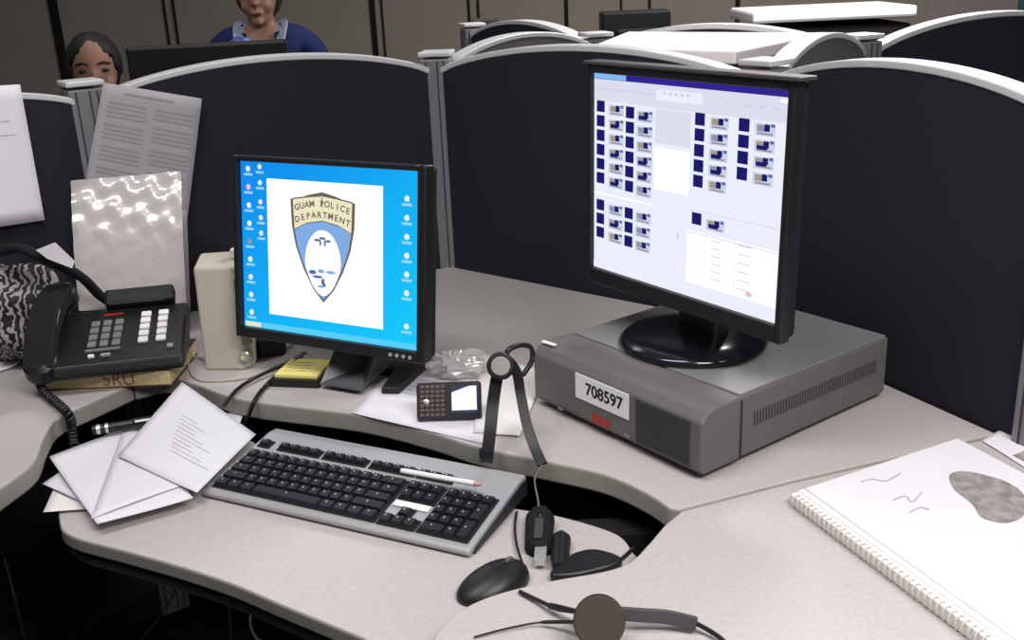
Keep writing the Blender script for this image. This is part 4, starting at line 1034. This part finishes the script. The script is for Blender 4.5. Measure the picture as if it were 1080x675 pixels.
    for s in (-1, 1):
        q = MB(); q.ball((s * .031, .092 * hs, hz_ + .012), (.015, .008, .0065), seg=12); q.build('eye', 'eye', t, smooth=True)
        q = MB(); q.tube(spline([(s * .014, .103 * hs, hz_ + .031), (s * .032, .099 * hs, hz_ + .036), (s * .052, .082 * hs, hz_ + .030)], 4), .0030, 6); q.build('eyebrow', 'hair', t)
    q = MB(); q.ball((0, .1085 * hs, hz_ - .056), (.021, .006, .0055), seg=12); q.build('lips', 'lip', t, smooth=True)
    top_fn(t, hz_, hs, hair, sh, neck)
    return t
def hair_short(t, hz_, hs, hair, sh, neck):
    q = MB(); q.ball((0, -.010, hz_ + .024), (.094 * hs, .104 * hs, .112 * hs), seg=36, disp=lambda c: 1 + .015 * sin(c.x * 22) * cos(c.z * 14))
    dele = [v for v in q.bm.verts if (v.co.y > .035 and v.co.z < hz_ + .076 - abs(v.co.x) * .6 and abs(v.co.x) < .064) or v.co.z < hz_ - .085]
    bmesh.ops.delete(q.bm, geom=dele, context='VERTS')
    q.build('hair', hair, t, smooth=True, solid=.012)
def hair_long(t, hz_, hs, hair, sh, neck):
    q = MB(); q.ball((0, -.012, hz_ + .020), (.090 * hs, .104 * hs, .115 * hs), seg=36, disp=lambda c: 1 + .02 * sin(c.x * 22) * cos(c.z * 14))
    for v in q.bm.verts:
        if v.co.z < hz_: v.co.x *= 1.06
    dele = [v for v in q.bm.verts if v.co.y > .035 and v.co.z < hz_ + .066 - abs(v.co.x) * .5 and abs(v.co.x) < .070]
    bmesh.ops.delete(q.bm, geom=dele, context='VERTS')
    q.build('hair', hair, t, smooth=True, solid=.012)
    # collar and printed scarf
    for s in (-1, 1):
        q = MB(); q.band(spline([(s * .058, -.045, neck + .024), (s * .078, .03, neck + .012), (s * .072, .085, sh + .0), (s * .055, .125, sh - .09)], 5), (s * .8, .5, .2), .020, .008); q.build('collar', 'collar', t, bev=.002)
    q = MB(); q.ball((.070, .092, sh - .030), (.055, .030, .050), seg=24, disp=lambda c: 1 + .06 * sin(c.x * 9 + c.z * 7)); q.build('scarf', 'blueprint', t, smooth=True)
P1 = Uy(99, 66, 3.35)
person('person', 'person with dark hair peering over the partition at the far left', (P1.x, P1.y, 0), None, P1.z - .030, 'darkcloth', 'hair', True, hair_short, pi + .32, hs=.90)
P2 = Uy(274, 5, 3.9)
person('person', 'person in navy jacket and blue patterned collar standing behind the dark monitor', (P2.x, P2.y, 0), None, P2.z + .030, 'navy', 'hair_red', False, hair_long, pi + .05, hs=.92)

# ------------------------------------------------------------- light
def area(name, loc, sx, sy, w, col=(1, .965, .95), rot=(0, 0, 0)):
    l = bpy.data.lights.new(name, 'AREA'); l.shape = 'RECTANGLE'; l.size = sx; l.size_y = sy; l.energy = w; l.color = col
    o = bpy.data.objects.new(name, l); C.objects.link(o); o.location = loc; o.rotation_euler = rot; return o
area('ceiling_lamp', (.85, .15, 2.35), 1.2, .6, 50)
area('ceiling_lamp', (-.62, .95, 2.6), 1.2, .38, 24)
area('ceiling_lamp', (1.35, 3.5, 2.6), 1.2, .6, 85)
area('ceiling_lamp', (-1.2, 3.3, 2.6), 1.2, .6, 8)
w = bpy.data.worlds.new('world'); bpy.context.scene.world = w; w.use_nodes = True
w.node_tree.nodes['Background'].inputs[0].default_value = (.62, .66, .75, 1); w.node_tree.nodes['Background'].inputs[1].default_value = .17
vs = bpy.context.scene.view_settings
vs.view_transform = 'Standard'; vs.look = 'None'; vs.exposure = 0; vs.gamma = 1; vs.use_curve_mapping = False
